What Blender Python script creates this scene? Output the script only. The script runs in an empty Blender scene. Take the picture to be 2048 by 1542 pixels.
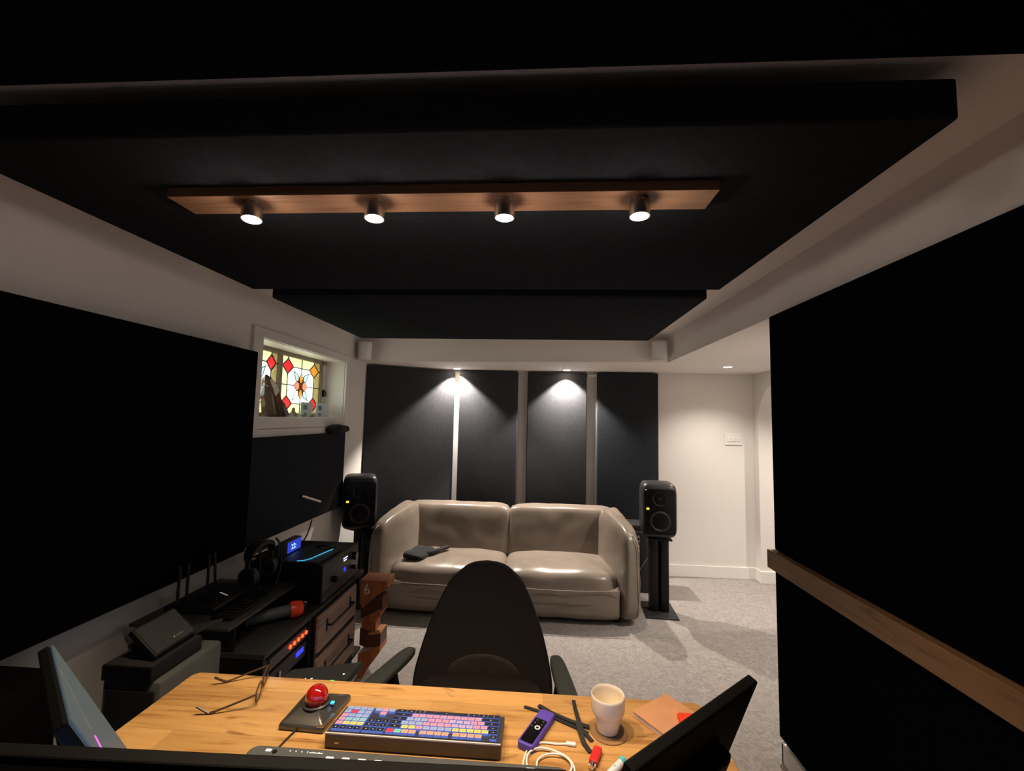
import bpy, bmesh, math, random
from mathutils import Vector, Matrix, noise
random.seed(4)
S = bpy.context.scene
COL = S.collection
PI = math.pi
R = math.radians

# ------------------------------------------------------------------ materials
def lin(c):
    return tuple(((v/255)/12.92 if v/255 <= .04045 else ((v/255+.055)/1.055)**2.4) for v in c)
def newmat(name):
    m = bpy.data.materials.new(name); m.use_nodes = True
    nt = m.node_tree; b = nt.nodes['Principled BSDF']
    return m, nt, b
def plain(name, col, rough=.5, metal=0, spec=.5, coat=0, var=.06, vs=30, bump=0, bs=200, sheen=0):
    m, nt, b = newmat(name)
    tc = nt.nodes.new('ShaderNodeTexCoord')
    n = nt.nodes.new('ShaderNodeTexNoise'); n.inputs['Scale'].default_value = vs; n.inputs['Detail'].default_value = 4
    nt.links.new(tc.outputs['Object'], n.inputs['Vector'])
    r = nt.nodes.new('ShaderNodeValToRGB')
    r.color_ramp.elements[0].position = .3; r.color_ramp.elements[1].position = .7
    r.color_ramp.elements[0].color = (*[c*(1-var) for c in col], 1)
    r.color_ramp.elements[1].color = (*[min(1, c*(1+var)) for c in col], 1)
    nt.links.new(n.outputs['Fac'], r.inputs['Fac']); nt.links.new(r.outputs['Color'], b.inputs['Base Color'])
    b.inputs['Roughness'].default_value = rough; b.inputs['Metallic'].default_value = metal
    b.inputs['Specular IOR Level'].default_value = spec; b.inputs['Coat Weight'].default_value = coat
    b.inputs['Sheen Weight'].default_value = sheen
    if bump:
        n2 = nt.nodes.new('ShaderNodeTexNoise'); n2.inputs['Scale'].default_value = bs; n2.inputs['Detail'].default_value = 6
        nt.links.new(tc.outputs['Object'], n2.inputs['Vector'])
        bp = nt.nodes.new('ShaderNodeBump'); bp.inputs['Strength'].default_value = bump; bp.inputs['Distance'].default_value = .004
        nt.links.new(n2.outputs['Fac'], bp.inputs['Height']); nt.links.new(bp.outputs['Normal'], b.inputs['Normal'])
    return m
def emis(name, col, st):
    m, nt, b = newmat(name)
    b.inputs['Base Color'].default_value = (*col, 1); b.inputs['Emission Color'].default_value = (*col, 1)
    b.inputs['Emission Strength'].default_value = st
    return m
def wood(name, c1, c2, c3, axis='X', plank=0, rough=.45, sc=1.0, coat=0):
    m, nt, b = newmat(name)
    tc = nt.nodes.new('ShaderNodeTexCoord')
    mp = nt.nodes.new('ShaderNodeMapping')
    s = {'X': (1.6, 22, 22), 'Y': (22, 1.6, 22), 'Z': (22, 22, 1.6)}[axis]
    mp.inputs['Scale'].default_value = [v*sc for v in s]
    nt.links.new(tc.outputs['Object'], mp.inputs['Vector'])
    n = nt.nodes.new('ShaderNodeTexNoise'); n.inputs['Scale'].default_value = 1.5; n.inputs['Detail'].default_value = 7
    n.inputs['Roughness'].default_value = .6; n.inputs['Distortion'].default_value = 1.2
    nt.links.new(mp.outputs[0], n.inputs['Vector'])
    r = nt.nodes.new('ShaderNodeValToRGB'); e = r.color_ramp.elements
    e[0].position = .32; e[0].color = (*c3, 1); e[1].position = .7; e[1].color = (*c1, 1)
    k = e.new(.46); k.color = (*c2, 1)
    nt.links.new(n.outputs['Fac'], r.inputs['Fac'])
    out = r.outputs['Color']
    if plank:
        br = nt.nodes.new('ShaderNodeTexBrick'); br.inputs['Scale'].default_value = 1
        br.inputs['Brick Width'].default_value = .62; br.inputs['Row Height'].default_value = plank
        br.inputs['Mortar Size'].default_value = .0006; br.inputs['Color1'].default_value = (.78, .76, .72, 1)
        br.inputs['Color2'].default_value = (1.12, 1.1, 1.08, 1); br.inputs['Mortar'].default_value = (.5, .42, .35, 1)
        br.inputs['Bias'].default_value = .1
        nt.links.new(tc.outputs['Object'], br.inputs['Vector'])
        mx = nt.nodes.new('ShaderNodeMix'); mx.data_type = 'RGBA'; mx.blend_type = 'MULTIPLY'; mx.inputs[0].default_value = .8
        nt.links.new(out, mx.inputs[6]); nt.links.new(br.outputs['Color'], mx.inputs[7]); out = mx.outputs[2]
        # dark knots and streaks
        mp2 = nt.nodes.new('ShaderNodeMapping'); mp2.inputs['Scale'].default_value = (2.2, 9, 1)
        nt.links.new(tc.outputs['Object'], mp2.inputs['Vector'])
        n3 = nt.nodes.new('ShaderNodeTexNoise'); n3.inputs['Scale'].default_value = 2; n3.inputs['Detail'].default_value = 5; n3.inputs['Distortion'].default_value = 1.5
        nt.links.new(mp2.outputs[0], n3.inputs['Vector'])
        r3 = nt.nodes.new('ShaderNodeValToRGB'); r3.color_ramp.elements[0].position = .30; r3.color_ramp.elements[0].color = (.42, .30, .2, 1)
        r3.color_ramp.elements[1].position = .40; r3.color_ramp.elements[1].color = (1, 1, 1, 1)
        nt.links.new(n3.outputs['Fac'], r3.inputs['Fac'])
        m2 = nt.nodes.new('ShaderNodeMix'); m2.data_type = 'RGBA'; m2.blend_type = 'MULTIPLY'; m2.inputs[0].default_value = .8
        nt.links.new(out, m2.inputs[6]); nt.links.new(r3.outputs['Color'], m2.inputs[7]); out = m2.outputs[2]
    nt.links.new(out, b.inputs['Base Color'])
    b.inputs['Roughness'].default_value = rough; b.inputs['Coat Weight'].default_value = coat
    bp = nt.nodes.new('ShaderNodeBump'); bp.inputs['Strength'].default_value = .15; bp.inputs['Distance'].default_value = .002
    nt.links.new(n.outputs['Fac'], bp.inputs['Height']); nt.links.new(bp.outputs['Normal'], b.inputs['Normal'])
    return m
def stained(name, col, tex=0):
    m = bpy.data.materials.new(name); m.use_nodes = True; nt = m.node_tree; nt.nodes.clear()
    o = nt.nodes.new('ShaderNodeOutputMaterial'); t = nt.nodes.new('ShaderNodeBsdfTranslucent')
    g = nt.nodes.new('ShaderNodeBsdfGlossy'); g.inputs['Roughness'].default_value = .15; g.inputs['Color'].default_value = (.5, .5, .5, 1)
    mx = nt.nodes.new('ShaderNodeMixShader'); mx.inputs[0].default_value = .06
    t.inputs['Color'].default_value = (*col, 1)
    if tex:
        tc = nt.nodes.new('ShaderNodeTexCoord'); n = nt.nodes.new('ShaderNodeTexNoise'); n.inputs['Scale'].default_value = 140; n.inputs['Detail'].default_value = 3
        nt.links.new(tc.outputs['Object'], n.inputs['Vector'])
        r = nt.nodes.new('ShaderNodeValToRGB'); r.color_ramp.elements[0].position = .35; r.color_ramp.elements[1].position = .65
        r.color_ramp.elements[0].color = (*[c*.6 for c in col], 1); r.color_ramp.elements[1].color = (*[min(1, c*1.2) for c in col], 1)
        nt.links.new(n.outputs['Fac'], r.inputs['Fac']); nt.links.new(r.outputs['Color'], t.inputs['Color'])
    nt.links.new(t.outputs[0], mx.inputs[1]); nt.links.new(g.outputs[0], mx.inputs[2]); nt.links.new(mx.outputs[0], o.inputs['Surface'])
    return m
def glass(name, col=(1, 1, 1), rough=0.0, ior=1.45):
    m, nt, b = newmat(name)
    b.inputs['Base Color'].default_value = (*col, 1); b.inputs['Transmission Weight'].default_value = 1
    b.inputs['Roughness'].default_value = rough; b.inputs['IOR'].default_value = ior
    return m

M = {}
M['wall'] = plain('wall_paint', (.72, .69, .665), .75, spec=.25, var=.015, vs=3, bump=.05, bs=300)
M['ceil'] = plain('ceiling_paint', (.84, .79, .765), .8, spec=.2, var=.015, vs=3)
M['trim'] = plain('trim_paint', (.74, .72, .69), .4, var=.01)
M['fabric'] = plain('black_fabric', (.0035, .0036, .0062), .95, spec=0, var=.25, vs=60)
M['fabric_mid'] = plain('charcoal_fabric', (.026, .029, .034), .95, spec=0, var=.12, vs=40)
M['fabric_back'] = plain('dark_grey_fabric', (.042, .043, .049), .95, spec=.0, var=.1, vs=40, bump=.3, bs=300)
M['leather'] = plain('taupe_leather', (.225, .182, .15), .29, spec=.5, var=.05, vs=12, bump=.12, bs=180)
M['leather_seam'] = plain('taupe_piping', (.2, .15, .12), .5)
M['black'] = plain('black_plastic', (.005, .0048, .006), .45, spec=.25, var=.1)
M['blackgloss'] = plain('gloss_black', (.004, .004, .005), .2, spec=.3, var=.1)
M['darkgrey'] = plain('dark_grey_plastic', (.022, .022, .025), .45, spec=.3, var=.05)
M['midgrey'] = plain('grey_plastic', (.075, .08, .083), .5, spec=.3, var=.05)
M['spk'] = plain('speaker_shell', (.03, .029, .031), .4, spec=.4, var=.05)
M['cone'] = plain('speaker_cone', (.01, .01, .012), .5, var=.05)
M['chair'] = plain('chair_mesh', (.011, .008, .008), .6, spec=.25, var=.1, vs=80, bump=.2, bs=600)
M['chairpad'] = plain('chair_lumbar', (.015, .012, .010), .65, spec=.25, var=.1, vs=80, bump=.2, bs=600)
M['armpad'] = plain('armrest_rubber', (.03, .034, .032), .5, spec=.3)
M['chrome'] = plain('chrome', (.7, .7, .7), .15, metal=1, var=.02)
M['steel'] = plain('brushed_steel', (.5, .48, .45), .35, metal=1, var=.05)
M['gun'] = plain('gunmetal', (.085, .08, .078), .4, metal=.5, var=.05)
M['white'] = plain('white_plastic', (.75, .74, .72), .4, var=.02)
M['sonos'] = plain('white_grille', (.8, .79, .78), .6, var=.03, vs=500)
M['ceramic'] = plain('cream_ceramic', (.78, .68, .55), .22, coat=.4, var=.02)
M['coffee'] = plain('coffee_film', (.5, .36, .22), .3, var=.15)
M['red'] = plain('red_plastic', (.6, .02, .02), .3, var=.05)
M['redorange'] = plain('orange_red_plastic', (.75, .05, .012), .35, var=.05)
M['ball'] = plain('red_ball', (.36, .008, .008), .08, coat=1, var=.15, vs=60)
M['purple'] = plain('purple_silicone', (.09, .05, .38), .5, var=.05)
M['paper'] = plain('page_edges', (.62, .5, .36), .8, var=.1, vs=100)
M['cover'] = plain('salmon_cover', (.55, .27, .14), .6, var=.06)
M['cyanp'] = plain('cyan_plastic', (.1, .5, .62), .4)
M['cable'] = plain('cable_black', (.012, .012, .012), .5)
M['wcable'] = plain('cable_white', (.85, .83, .8), .4, var=.02)
M['oak'] = wood('oak_top', (.60, .36, .14), (.52, .29, .10), (.33, .16, .05), 'X', plank=.085, rough=.32, coat=.15)
M['plank'] = wood('oak_plank', (.33, .18, .10), (.27, .14, .075), (.19, .09, .045), 'X', rough=.5)
M['rail'] = wood('oak_rail', (.30, .165, .085), (.25, .135, .065), (.16, .08, .04), 'Y', rough=.5)
M['drawer'] = wood('weathered_wood', (.33, .23, .18), (.26, .175, .135), (.13, .085, .065), 'Y', rough=.65)
M['orangewood'] = wood('orange_wood', (.50, .17, .06), (.38, .12, .04), (.2, .055, .02), 'Z', rough=.4)
M['darkorangewood'] = wood('dark_orange_wood', (.13, .035, .018), (.09, .025, .013), (.05, .014, .008), 'X', rough=.4)
M['crystal'] = glass('smoky_quartz', (.20, .14, .11), .12)
M['crystal'].node_tree.nodes['Principled BSDF'].inputs['Transmission Weight'].default_value = .45
M['lens'] = glass('clear_lens', (1, 1, 1), 0, 1.1)
M['sashwood'] = plain('sash_olive', (.30, .27, .20), .6, var=.05)
M['lead'] = plain('lead_came', (.05, .045, .035), .5)
M['card'] = plain('pale_card', (.62, .75, .8), .6, var=.03)
M['cardwin'] = plain('card_print', (.15, .21, .25), .5, var=.2)
M['figure'] = plain('grey_figurine', (.3, .28, .22), .6, var=.2)
M['cloth'] = plain('black_cloth', (.009, .009, .01), .95, var=.3, bump=.5, bs=120)
M['glass_am'] = stained('amber_glass', (.17, .165, .075), 1)
M['glass_amd'] = stained('brown_amber_glass', (.055, .042, .016), 1)
M['glass_wh'] = stained('pale_glass', (.40, .44, .42))
M['glass_rd'] = stained('red_glass', (.12, .003, .004))
M['glass_or'] = stained('orange_glass', (.15, .038, .004))
M['glass_pk'] = stained('coral_glass', (.16, .035, .02))
M['glass_gr'] = stained('seafoam_glass', (.07, .12, .11))
M['bulb'] = emis('warm_bulb', (1, .83, .62), 30)
M['led_y'] = emis('amber_led', (1, .55, .02), 1.6)
M['led_r'] = emis('red_led', (1, .05, .01), 1.5)
M['led_b'] = emis('blue_led', (.02, .03, .9), .8)
M['led_g'] = emis('green_led', (.03, .8, .15), 1.2)
M['led_w'] = emis('white_led', (1, .95, .8), .22)
M['led_c'] = emis('cyan_led', (.03, .40, .7), .5)
M['led_p'] = emis('purple_led', (.7, .08, .75), .7)
M['lcd'] = emis('blue_lcd', (.02, .04, .4), .5)
M['lcdtxt'] = emis('pale_lcd_digits', (.25, .5, .9), 1)
M['deep'] = plain('matt_black_shell', (.0022, .0022, .0026), .6, spec=.08)
M['greyscreen'] = emis('grey_display', (.045, .06, .068), .35)
M['screen'] = emis('monitor_glow', (.25, .45, .9), .35)
M['keyglow'] = emis('key_backlight', (.10, .17, .55), .16)

def carpet():
    m, nt, b = newmat('loop_carpet')
    tc = nt.nodes.new('ShaderNodeTexCoord')
    n1 = nt.nodes.new('ShaderNodeTexNoise'); n1.inputs['Scale'].default_value = 160; n1.inputs['Detail'].default_value = 4
    n2 = nt.nodes.new('ShaderNodeTexNoise'); n2.inputs['Scale'].default_value = 30; n2.inputs['Detail'].default_value = 5; n2.inputs['Distortion'].default_value = 1.5
    mx = nt.nodes.new('ShaderNodeMath'); mx.operation = 'MULTIPLY_ADD'; mx.inputs[1].default_value = .45
    nt.links.new(tc.outputs['Object'], n1.inputs['Vector']); nt.links.new(tc.outputs['Object'], n2.inputs['Vector'])
    nt.links.new(n1.outputs['Fac'], mx.inputs[0]); 
    m2 = nt.nodes.new('ShaderNodeMath'); m2.operation = 'MULTIPLY'; m2.inputs[1].default_value = .55
    nt.links.new(n2.outputs['Fac'], m2.inputs[0]); nt.links.new(m2.outputs[0], mx.inputs[2])
    r = nt.nodes.new('ShaderNodeValToRGB'); e = r.color_ramp.elements
    e[0].position = .36; e[0].color = (.20, .178, .168, 1); e[1].position = .66; e[1].color = (.34, .308, .29, 1)
    nt.links.new(mx.outputs[0], r.inputs['Fac']); nt.links.new(r.outputs['Color'], b.inputs['Base Color'])
    b.inputs['Roughness'].default_value = 1; b.inputs['Specular IOR Level'].default_value = .1
    bp = nt.nodes.new('ShaderNodeBump'); bp.inputs['Strength'].default_value = .5; bp.inputs['Distance'].default_value = .007
    nt.links.new(mx.outputs[0], bp.inputs['Height']); nt.links.new(bp.outputs['Normal'], b.inputs['Normal'])
    return m
M['carpet'] = carpet()

# ------------------------------------------------------------------ geometry helpers
def B(): return bmesh.new()
def box(bm, x0, x1, y0, y1, z0, z1, bevel=0, seg=2, mi=0):
    vs = [bm.verts.new(p) for p in ((x0,y0,z0),(x1,y0,z0),(x1,y1,z0),(x0,y1,z0),(x0,y0,z1),(x1,y0,z1),(x1,y1,z1),(x0,y1,z1))]
    fs = [bm.faces.new([vs[i] for i in f]) for f in ((0,3,2,1),(4,5,6,7),(0,1,5,4),(1,2,6,5),(2,3,7,6),(3,0,4,7))]
    for f in fs: f.material_index = mi
    if bevel:
        bmesh.ops.bevel(bm, geom=list({e for f in fs for e in f.edges}), offset=bevel, segments=seg, affect='EDGES', profile=.5)
    return bm
def obox(bm, c, ax, ay, az, sx, sy, sz, bevel=0):
    """oriented box: centre c, axis vectors, half sizes"""
    ax, ay, az = Vector(ax).normalized(), Vector(ay).normalized(), Vector(az).normalized(); c = Vector(c)
    vs = [bm.verts.new(c+ax*sx*i+ay*sy*j+az*sz*k) for i, j, k in ((-1,-1,-1),(1,-1,-1),(1,1,-1),(-1,1,-1),(-1,-1,1),(1,-1,1),(1,1,1),(-1,1,1))]
    fs = [bm.faces.new([vs[i] for i in f]) for f in ((0,3,2,1),(4,5,6,7),(0,1,5,4),(1,2,6,5),(2,3,7,6),(3,0,4,7))]
    if bevel: bmesh.ops.bevel(bm, geom=list({e for f in fs for e in f.edges}), offset=bevel, segments=2, affect='EDGES', profile=.5)
    return bm
def bar(bm, a, b, w, h, up=(0, 0, 1), bevel=0):
    a, b = Vector(a), Vector(b); d = b-a; s = d.cross(Vector(up)).normalized(); u = s.cross(d).normalized()
    return obox(bm, (a+b)/2, d, s, u, d.length/2, w/2, h/2, bevel)
def prism(bm, pts, off, mi=0):
    """closed polygon of 3D points extruded by the vector off"""
    off = Vector(off); a = [bm.verts.new(p) for p in pts]; b = [bm.verts.new(Vector(p)+off) for p in pts]
    n = len(pts); fs = [bm.faces.new(a), bm.faces.new(b[::-1])]
    for i in range(n): fs.append(bm.faces.new((a[i], b[i], b[(i+1) % n], a[(i+1) % n])))
    for f in fs: f.material_index = mi
    bmesh.ops.recalc_face_normals(bm, faces=fs)
    return bm
def cyl(bm, a, b, r0, r1=None, n=20, cap=True):
    a, b = Vector(a), Vector(b); r1 = r0 if r1 is None else r1; d = (b-a).normalized()
    s = d.orthogonal().normalized(); t = d.cross(s)
    A = [bm.verts.new(a+(s*math.cos(2*PI*i/n)+t*math.sin(2*PI*i/n))*r0) for i in range(n)]
    C = [bm.verts.new(b+(s*math.cos(2*PI*i/n)+t*math.sin(2*PI*i/n))*r1) for i in range(n)]
    for i in range(n): bm.faces.new((A[i], A[(i+1) % n], C[(i+1) % n], C[i]))
    if cap: bm.faces.new(A[::-1]); bm.faces.new(C)
    return bm
def tube(bm, pts, r, n=8, closed=False, sub=6):
    pts = [Vector(p) for p in pts]
    if sub and len(pts) > 2:
        q = []; m = len(pts)
        rng = range(m) if closed else range(m-1)
        for i in rng:
            g = lambda k: pts[k % m] if closed else pts[max(0, min(m-1, k))]
            p0, p1, p2, p3 = g(i-1), g(i), g(i+1), g(i+2)
            for s in range(sub):
                t = s/sub
                q.append(.5*((2*p1)+(p2-p0)*t+(2*p0-5*p1+4*p2-p3)*t*t+(3*p1-p0-3*p2+p3)*t**3))
        if not closed: q.append(pts[-1])
        pts = q
    m = len(pts); rings = []; prev = None
    for i, p in enumerate(pts):
        d = (pts[(i+1) % m]-pts[i-1]) if closed else (pts[min(i+1, m-1)]-pts[max(i-1, 0)])
        d.normalize()
        s = d.orthogonal().normalized() if prev is None else (prev-d*prev.dot(d)).normalized()
        prev = s; t = d.cross(s); rr = r[i*len(r)//m] if isinstance(r, list) else r
        rings.append([bm.verts.new(p+(s*math.cos(2*PI*k/n)+t*math.sin(2*PI*k/n))*rr) for k in range(n)])
    for i in range(m if closed else m-1):
        a, b = rings[i], rings[(i+1) % m]
        for k in range(n): bm.faces.new((a[k], a[(k+1) % n], b[(k+1) % n], b[k]))
    if not closed: bm.faces.new(rings[0][::-1]); bm.faces.new(rings[-1])
    return bm
def lathe(bm, prof, c=(0, 0, 0), axis=(0, 0, 1), n=40):
    c = Vector(c); d = Vector(axis).normalized(); s = d.orthogonal().normalized(); t = d.cross(s); rings = []
    for r, h in prof:
        if r < 1e-6: rings.append([bm.verts.new(c+d*h)])
        else: rings.append([bm.verts.new(c+d*h+(s*math.cos(2*PI*k/n)+t*math.sin(2*PI*k/n))*r) for k in range(n)])
    fs = []
    for a, b in zip(rings, rings[1:]):
        for k in range(n):
            k2 = (k+1) % n
            q = (a[0], b[k2], b[k]) if len(a) == 1 else ((a[k], a[k2], b[0]) if len(b) == 1 else (a[k], a[k2], b[k2], b[k]))
            if len(a) > 1 or len(b) > 1: fs.append(bm.faces.new(q))
    bmesh.ops.recalc_face_normals(bm, faces=fs)
    return bm
def pillow(bm, c8, p=6, n=10, wr=0, seed=0):
    """soft box: 8 corners in order (x-y-z-),(x+y-z-),(x+y+z-),(x-y+z-), then the same on top"""
    c8 = [Vector(c) for c in c8]; vmap = {}; fs = []
    def V(u):
        k = tuple(round(v, 5) for v in u)
        if k in vmap: return vmap[k]
        L = sum(abs(v)**p for v in u)**(1/p); q = [v/L for v in u]
        a, b, c = [(v+1)/2 for v in q]
        w = [(1-a)*(1-b)*(1-c), a*(1-b)*(1-c), a*b*(1-c), (1-a)*b*(1-c), (1-a)*(1-b)*c, a*(1-b)*c, a*b*c, (1-a)*b*c]
        P = sum((c8[i]*w[i] for i in range(8)), Vector())
        if wr:
            P += Vector(u)*wr*noise.noise(P*7+Vector((seed, 0, 0)))
        vmap[k] = bm.verts.new(P); return vmap[k]
    g = [math.tan((-1+2*i/n)*PI/4) for i in range(n+1)]
    for ax in range(3):
        for s in (-1, 1):
            for i in range(n):
                for j in range(n):
                    q = []
                    for (a, b) in ((i, j), (i+1, j), (i+1, j+1), (i, j+1)):
                        u = [0, 0, 0]; u[ax] = s; u[(ax+1) % 3] = g[a]; u[(ax+2) % 3] = g[b]; q.append(V(u))
                    if s < 0: q.reverse()
                    fs.append(bm.faces.new(q))
    bmesh.ops.recalc_face_normals(bm, faces=fs)
    return bm
def pbox(bm, x0, x1, y0, y1, z0, z1, p=8, n=10, wr=0, seed=0):
    return pillow(bm, [(x0,y0,z0),(x1,y0,z0),(x1,y1,z0),(x0,y1,z0),(x0,y0,z1),(x1,y0,z1),(x1,y1,z1),(x0,y1,z1)], p, n, wr, seed)
def rrect(x0, x1, y0, y1, r, n=6):
    P = []
    for cx, cy, a in ((x1-r, y1-r, 0), (x0+r, y1-r, 90), (x0+r, y0+r, 180), (x1-r, y0+r, 270)):
        for i in range(n+1):
            t = R(a+90*i/n); P.append((cx+r*math.cos(t), cy+r*math.sin(t)))
    return P

def obj(name, bm, mats, parent=None, smooth=False, bevel=0, label=None, local=False):
    me = bpy.data.meshes.new(name)
    bm.normal_update(); bm.to_mesh(me); bm.free()
    if not isinstance(mats, (list, tuple)): mats = [mats]
    for m in mats: me.materials.append(m)
    if smooth:
        for p in me.polygons: p.use_smooth = True
        me.set_sharp_from_angle(angle=R(38))
    o = bpy.data.objects.new(name, me); COL.objects.link(o)
    if parent is not None:
        if not local:
            W = Matrix.Identity(4); q = parent
            while q is not None:
                W = (Matrix.Translation(q.location) @ q.rotation_euler.to_matrix().to_4x4()) @ W; q = q.parent
            me.transform(W.inverted())
        o.parent = parent
    if bevel:
        md = o.modifiers.new('edge', 'BEVEL'); md.width = bevel; md.segments = 2; md.limit_method = 'ANGLE'; md.angle_limit = R(40)
    if label: o['label'] = label
    return o
def tag(o, label, cat, group=None):
    o['label'] = label; o['category'] = cat
    if group: o['group'] = group
    return o
def thing(name, label, cat, loc=(0, 0, 0), rz=0, group=None):
    o = bpy.data.objects.new(name, None); COL.objects.link(o); o.empty_display_size = .05
    o.location = loc; o.rotation_euler = (0, 0, rz)
    return tag(o, label, cat, group)
def solo(name, bm, mats, label, cat, group=None, **k):
    """a thing that is one mesh; origin moved to the base of its shape"""
    vs = [v.co.copy() for v in bm.verts]
    c = Vector((sum(v.x for v in vs)/len(vs), sum(v.y for v in vs)/len(vs), min(v.z for v in vs)))
    bm.transform(Matrix.Translation(-c)); o = obj(name, bm, mats, **k); o.location = c
    return tag(o, label, cat, group)
def struct(name, bm, m, parent=None, **k):
    o = obj(name, bm, m, parent, **k)
    if parent is None: o['kind'] = 'structure'
    return o
def copy_tree(o, parent=None):
    c = o.copy(); COL.objects.link(c); c.parent = parent
    for ch in list(o.children): copy_tree(ch, c)
    return c
def text(name, s, size, mat, parent, c, right, up, depth=.0006, align='CENTER'):
    cu = bpy.data.curves.new(name, 'FONT'); cu.body = s; cu.size = size; cu.extrude = depth; cu.align_x = align; cu.align_y = 'CENTER'; cu.resolution_u = 3
    t = bpy.data.objects.new(name, cu); COL.objects.link(t)
    bpy.context.view_layer.update()
    me = bpy.data.meshes.new_from_object(t); bpy.data.objects.remove(t); bpy.data.curves.remove(cu)
    right, up = Vector(right).normalized(), Vector(up).normalized(); nrm = right.cross(up)
    mt = Matrix((( right.x, up.x, nrm.x, c[0]), (right.y, up.y, nrm.y, c[1]), (right.z, up.z, nrm.z, c[2]), (0, 0, 0, 1)))
    me.transform(mt); me.materials.clear(); me.materials.append(mat); me.name = name
    o = bpy.data.objects.new(name, me); COL.objects.link(o)
    W = Matrix.Identity(4); q = parent
    while q is not None:
        W = (Matrix.Translation(q.location) @ q.rotation_euler.to_matrix().to_4x4()) @ W; q = q.parent
    me.transform(W.inverted()); o.parent = parent
    return o

# ------------------------------------------------------------------ camera
W_, H_, F_ = 2048, 1542, 858.0
d = Vector((1078-W_/2, -(838-H_/2), -F_)).normalized()
u = Vector((math.sin(.016), math.cos(.016), 0)); u = (u-d*u.dot(d)).normalized(); x = d.cross(u)
RM = Matrix((x, d, u))            # rows: the room axes seen in camera space
cam = bpy.data.objects.new('camera', bpy.data.cameras.new('camera')); COL.objects.link(cam)
cam.data.sensor_width = 36; cam.data.lens = F_/W_*36; cam.data.sensor_fit = 'HORIZONTAL'; cam.data.clip_start = .02
cam.matrix_world = Matrix.Translation((0, 0, 1.55)) @ RM.to_4x4()
S.camera = cam

# ------------------------------------------------------------------ the room
YB, XL, XR, ZS, ZC, YN = 4.56, -1.68, 2.19, 2.055, 2.274, -1.3
struct('floor', box(B(), -1.9, 3.7, YN-.2, YB+.2, -.1, 0), M['carpet'])
struct('ceiling', box(B(), -1.95, 3.7, YN-.2, YB+.2, ZC, ZC+.1), M['ceil'])
# soffit running along the back and the right side
sf = [(XL, 3.9), (1.095, 3.715), (1.095, YN), (3.6, YN), (3.6, YB), (XL, YB)]
struct('trim_1', prism(B(), [(p[0], p[1], ZS) for p in sf], (0, 0, ZC-ZS)), M['ceil'])
struct('wall_back', box(B(), -1.95, 3.7, YB, YB+.15, 0, ZC), M['wall'])
struct('wall_front', box(B(), -1.95, 3.7, YN-.15, YN, 0, ZC), M['wall'])
# left wall, 0.17 deep, opening Y 2.46..3.585  Z 1.524..2.005
wy0, wy1, wz0, wz1 = 2.46, 3.587, 1.524, 2.005
bm = B()
box(bm, XL-.3, XL, YN, wy0, 0, ZC); box(bm, XL-.3, XL, wy1, YB, 0, ZC)
box(bm, XL-.3, XL, wy0, wy1, 0, wz0); box(bm, XL-.3, XL, wy0, wy1, wz1, ZC)
struct('wall_left', bm, M['wall'])
# near right wall: a solid block that ends at Y 2.16
struct('wall_right', box(B(), 1.155, 3.6, YN, 2.16, 0, ZS), M['wall'])
# far right wall with the arched opening
yc, ra, zs = 4.03, .43, 1.53
pts = [(YB, 0), (YB, ZS), (2.16, ZS), (2.16, 0), (yc-ra, 0), (yc-ra, zs)]
for i in range(1, 24):
    t = PI-PI*i/24; pts.append((yc+ra*math.cos(t), zs+ra*math.sin(t)))
pts += [(yc+ra, zs), (yc+ra, 0)]
struct('wall_arch', prism(B(), [(XR, a, b) for a, b in pts], (.32, 0, 0)), M['wall'])
struct('wall_hall', box(B(), 3.5, 3.6, 2.16, YB, 0, ZS), M['wall'])
bm = B(); box(bm, -1.1, XR, YB-.015, YB, 0, .115, .003); struct('baseboard_back', bm, M['trim'])
bm = B(); box(bm, XR-.015, XR, yc+ra, YB-.015, 0, .115, .003); box(bm, XR-.015, XR+.32, yc+ra-.015, yc+ra, 0, .115, .003)
struct('baseboard_arch', bm, M['trim'])
struct('baseboard_left', box(B(), XL, XL+.015, YN, YB-.02, 0, .115, .003), M['trim'])
bm = B(); box(bm, 1.14, 1.155, YN, 2.175, 0, .09, .003); box(bm, 1.14, 3.4, 2.16, 2.175, 0, .09, .003)
struct('baseboard_right', bm, M['trim'])

# window with its trim, reveal and two stained glass sashes
WN = bpy.data.objects.new('window_1', None); COL.objects.link(WN); WN.location = (XL, 3.02, wz0); WN['kind'] = 'structure'
bm = B()
box(bm, XL, XL+.018, wy0-.09, wy1+.065, wz1, wz1+.058, .003); box(bm, XL, XL+.018, wy0-.09, wy0, wz0-.095, wz1, .003)
box(bm, XL, XL+.018, wy1, wy1+.065, wz0-.095, wz1, .003); box(bm, XL, XL+.014, wy0, wy1, wz0-.07, wz0, .003); box(bm, XL, XL+.026, wy0-.09, wy1+.065, wz0-.12, wz0-.072, .003)
obj('window_trim', bm, M['trim'], WN)
xw = -1.85
bm = B()
box(bm, xw-.02, XL, wy0, wy1, wz0-.012, wz0+.004); box(bm, xw-.02, XL, wy0, wy1, wz1-.004, wz1+.012)
box(bm, xw-.02, XL, wy0-.012, wy0+.004, wz0, wz1); box(bm, xw-.02, XL, wy1-.004, wy1+.012, wz0, wz1)
obj('window_reveal', bm, M['trim'], WN)
sz0, sz1 = wz0+.004, wz1-.004
bm = B()
box(bm, xw-.03, xw+.008, wy0, wy1, sz1-.028, sz1); box(bm, xw-.03, xw+.008, wy0, wy1, sz0, sz0+.028)
box(bm, xw-.03, xw+.012, 2.915, 2.948, sz0, sz1); box(bm, xw-.03, xw+.008, 3.505, 3.53, sz0, sz1)
box(bm, xw-.03, xw+.008, wy0, wy0+.03, sz0, sz1)
obj('window_frame', bm, M['sashwood'], WN, bevel=.003)
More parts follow.
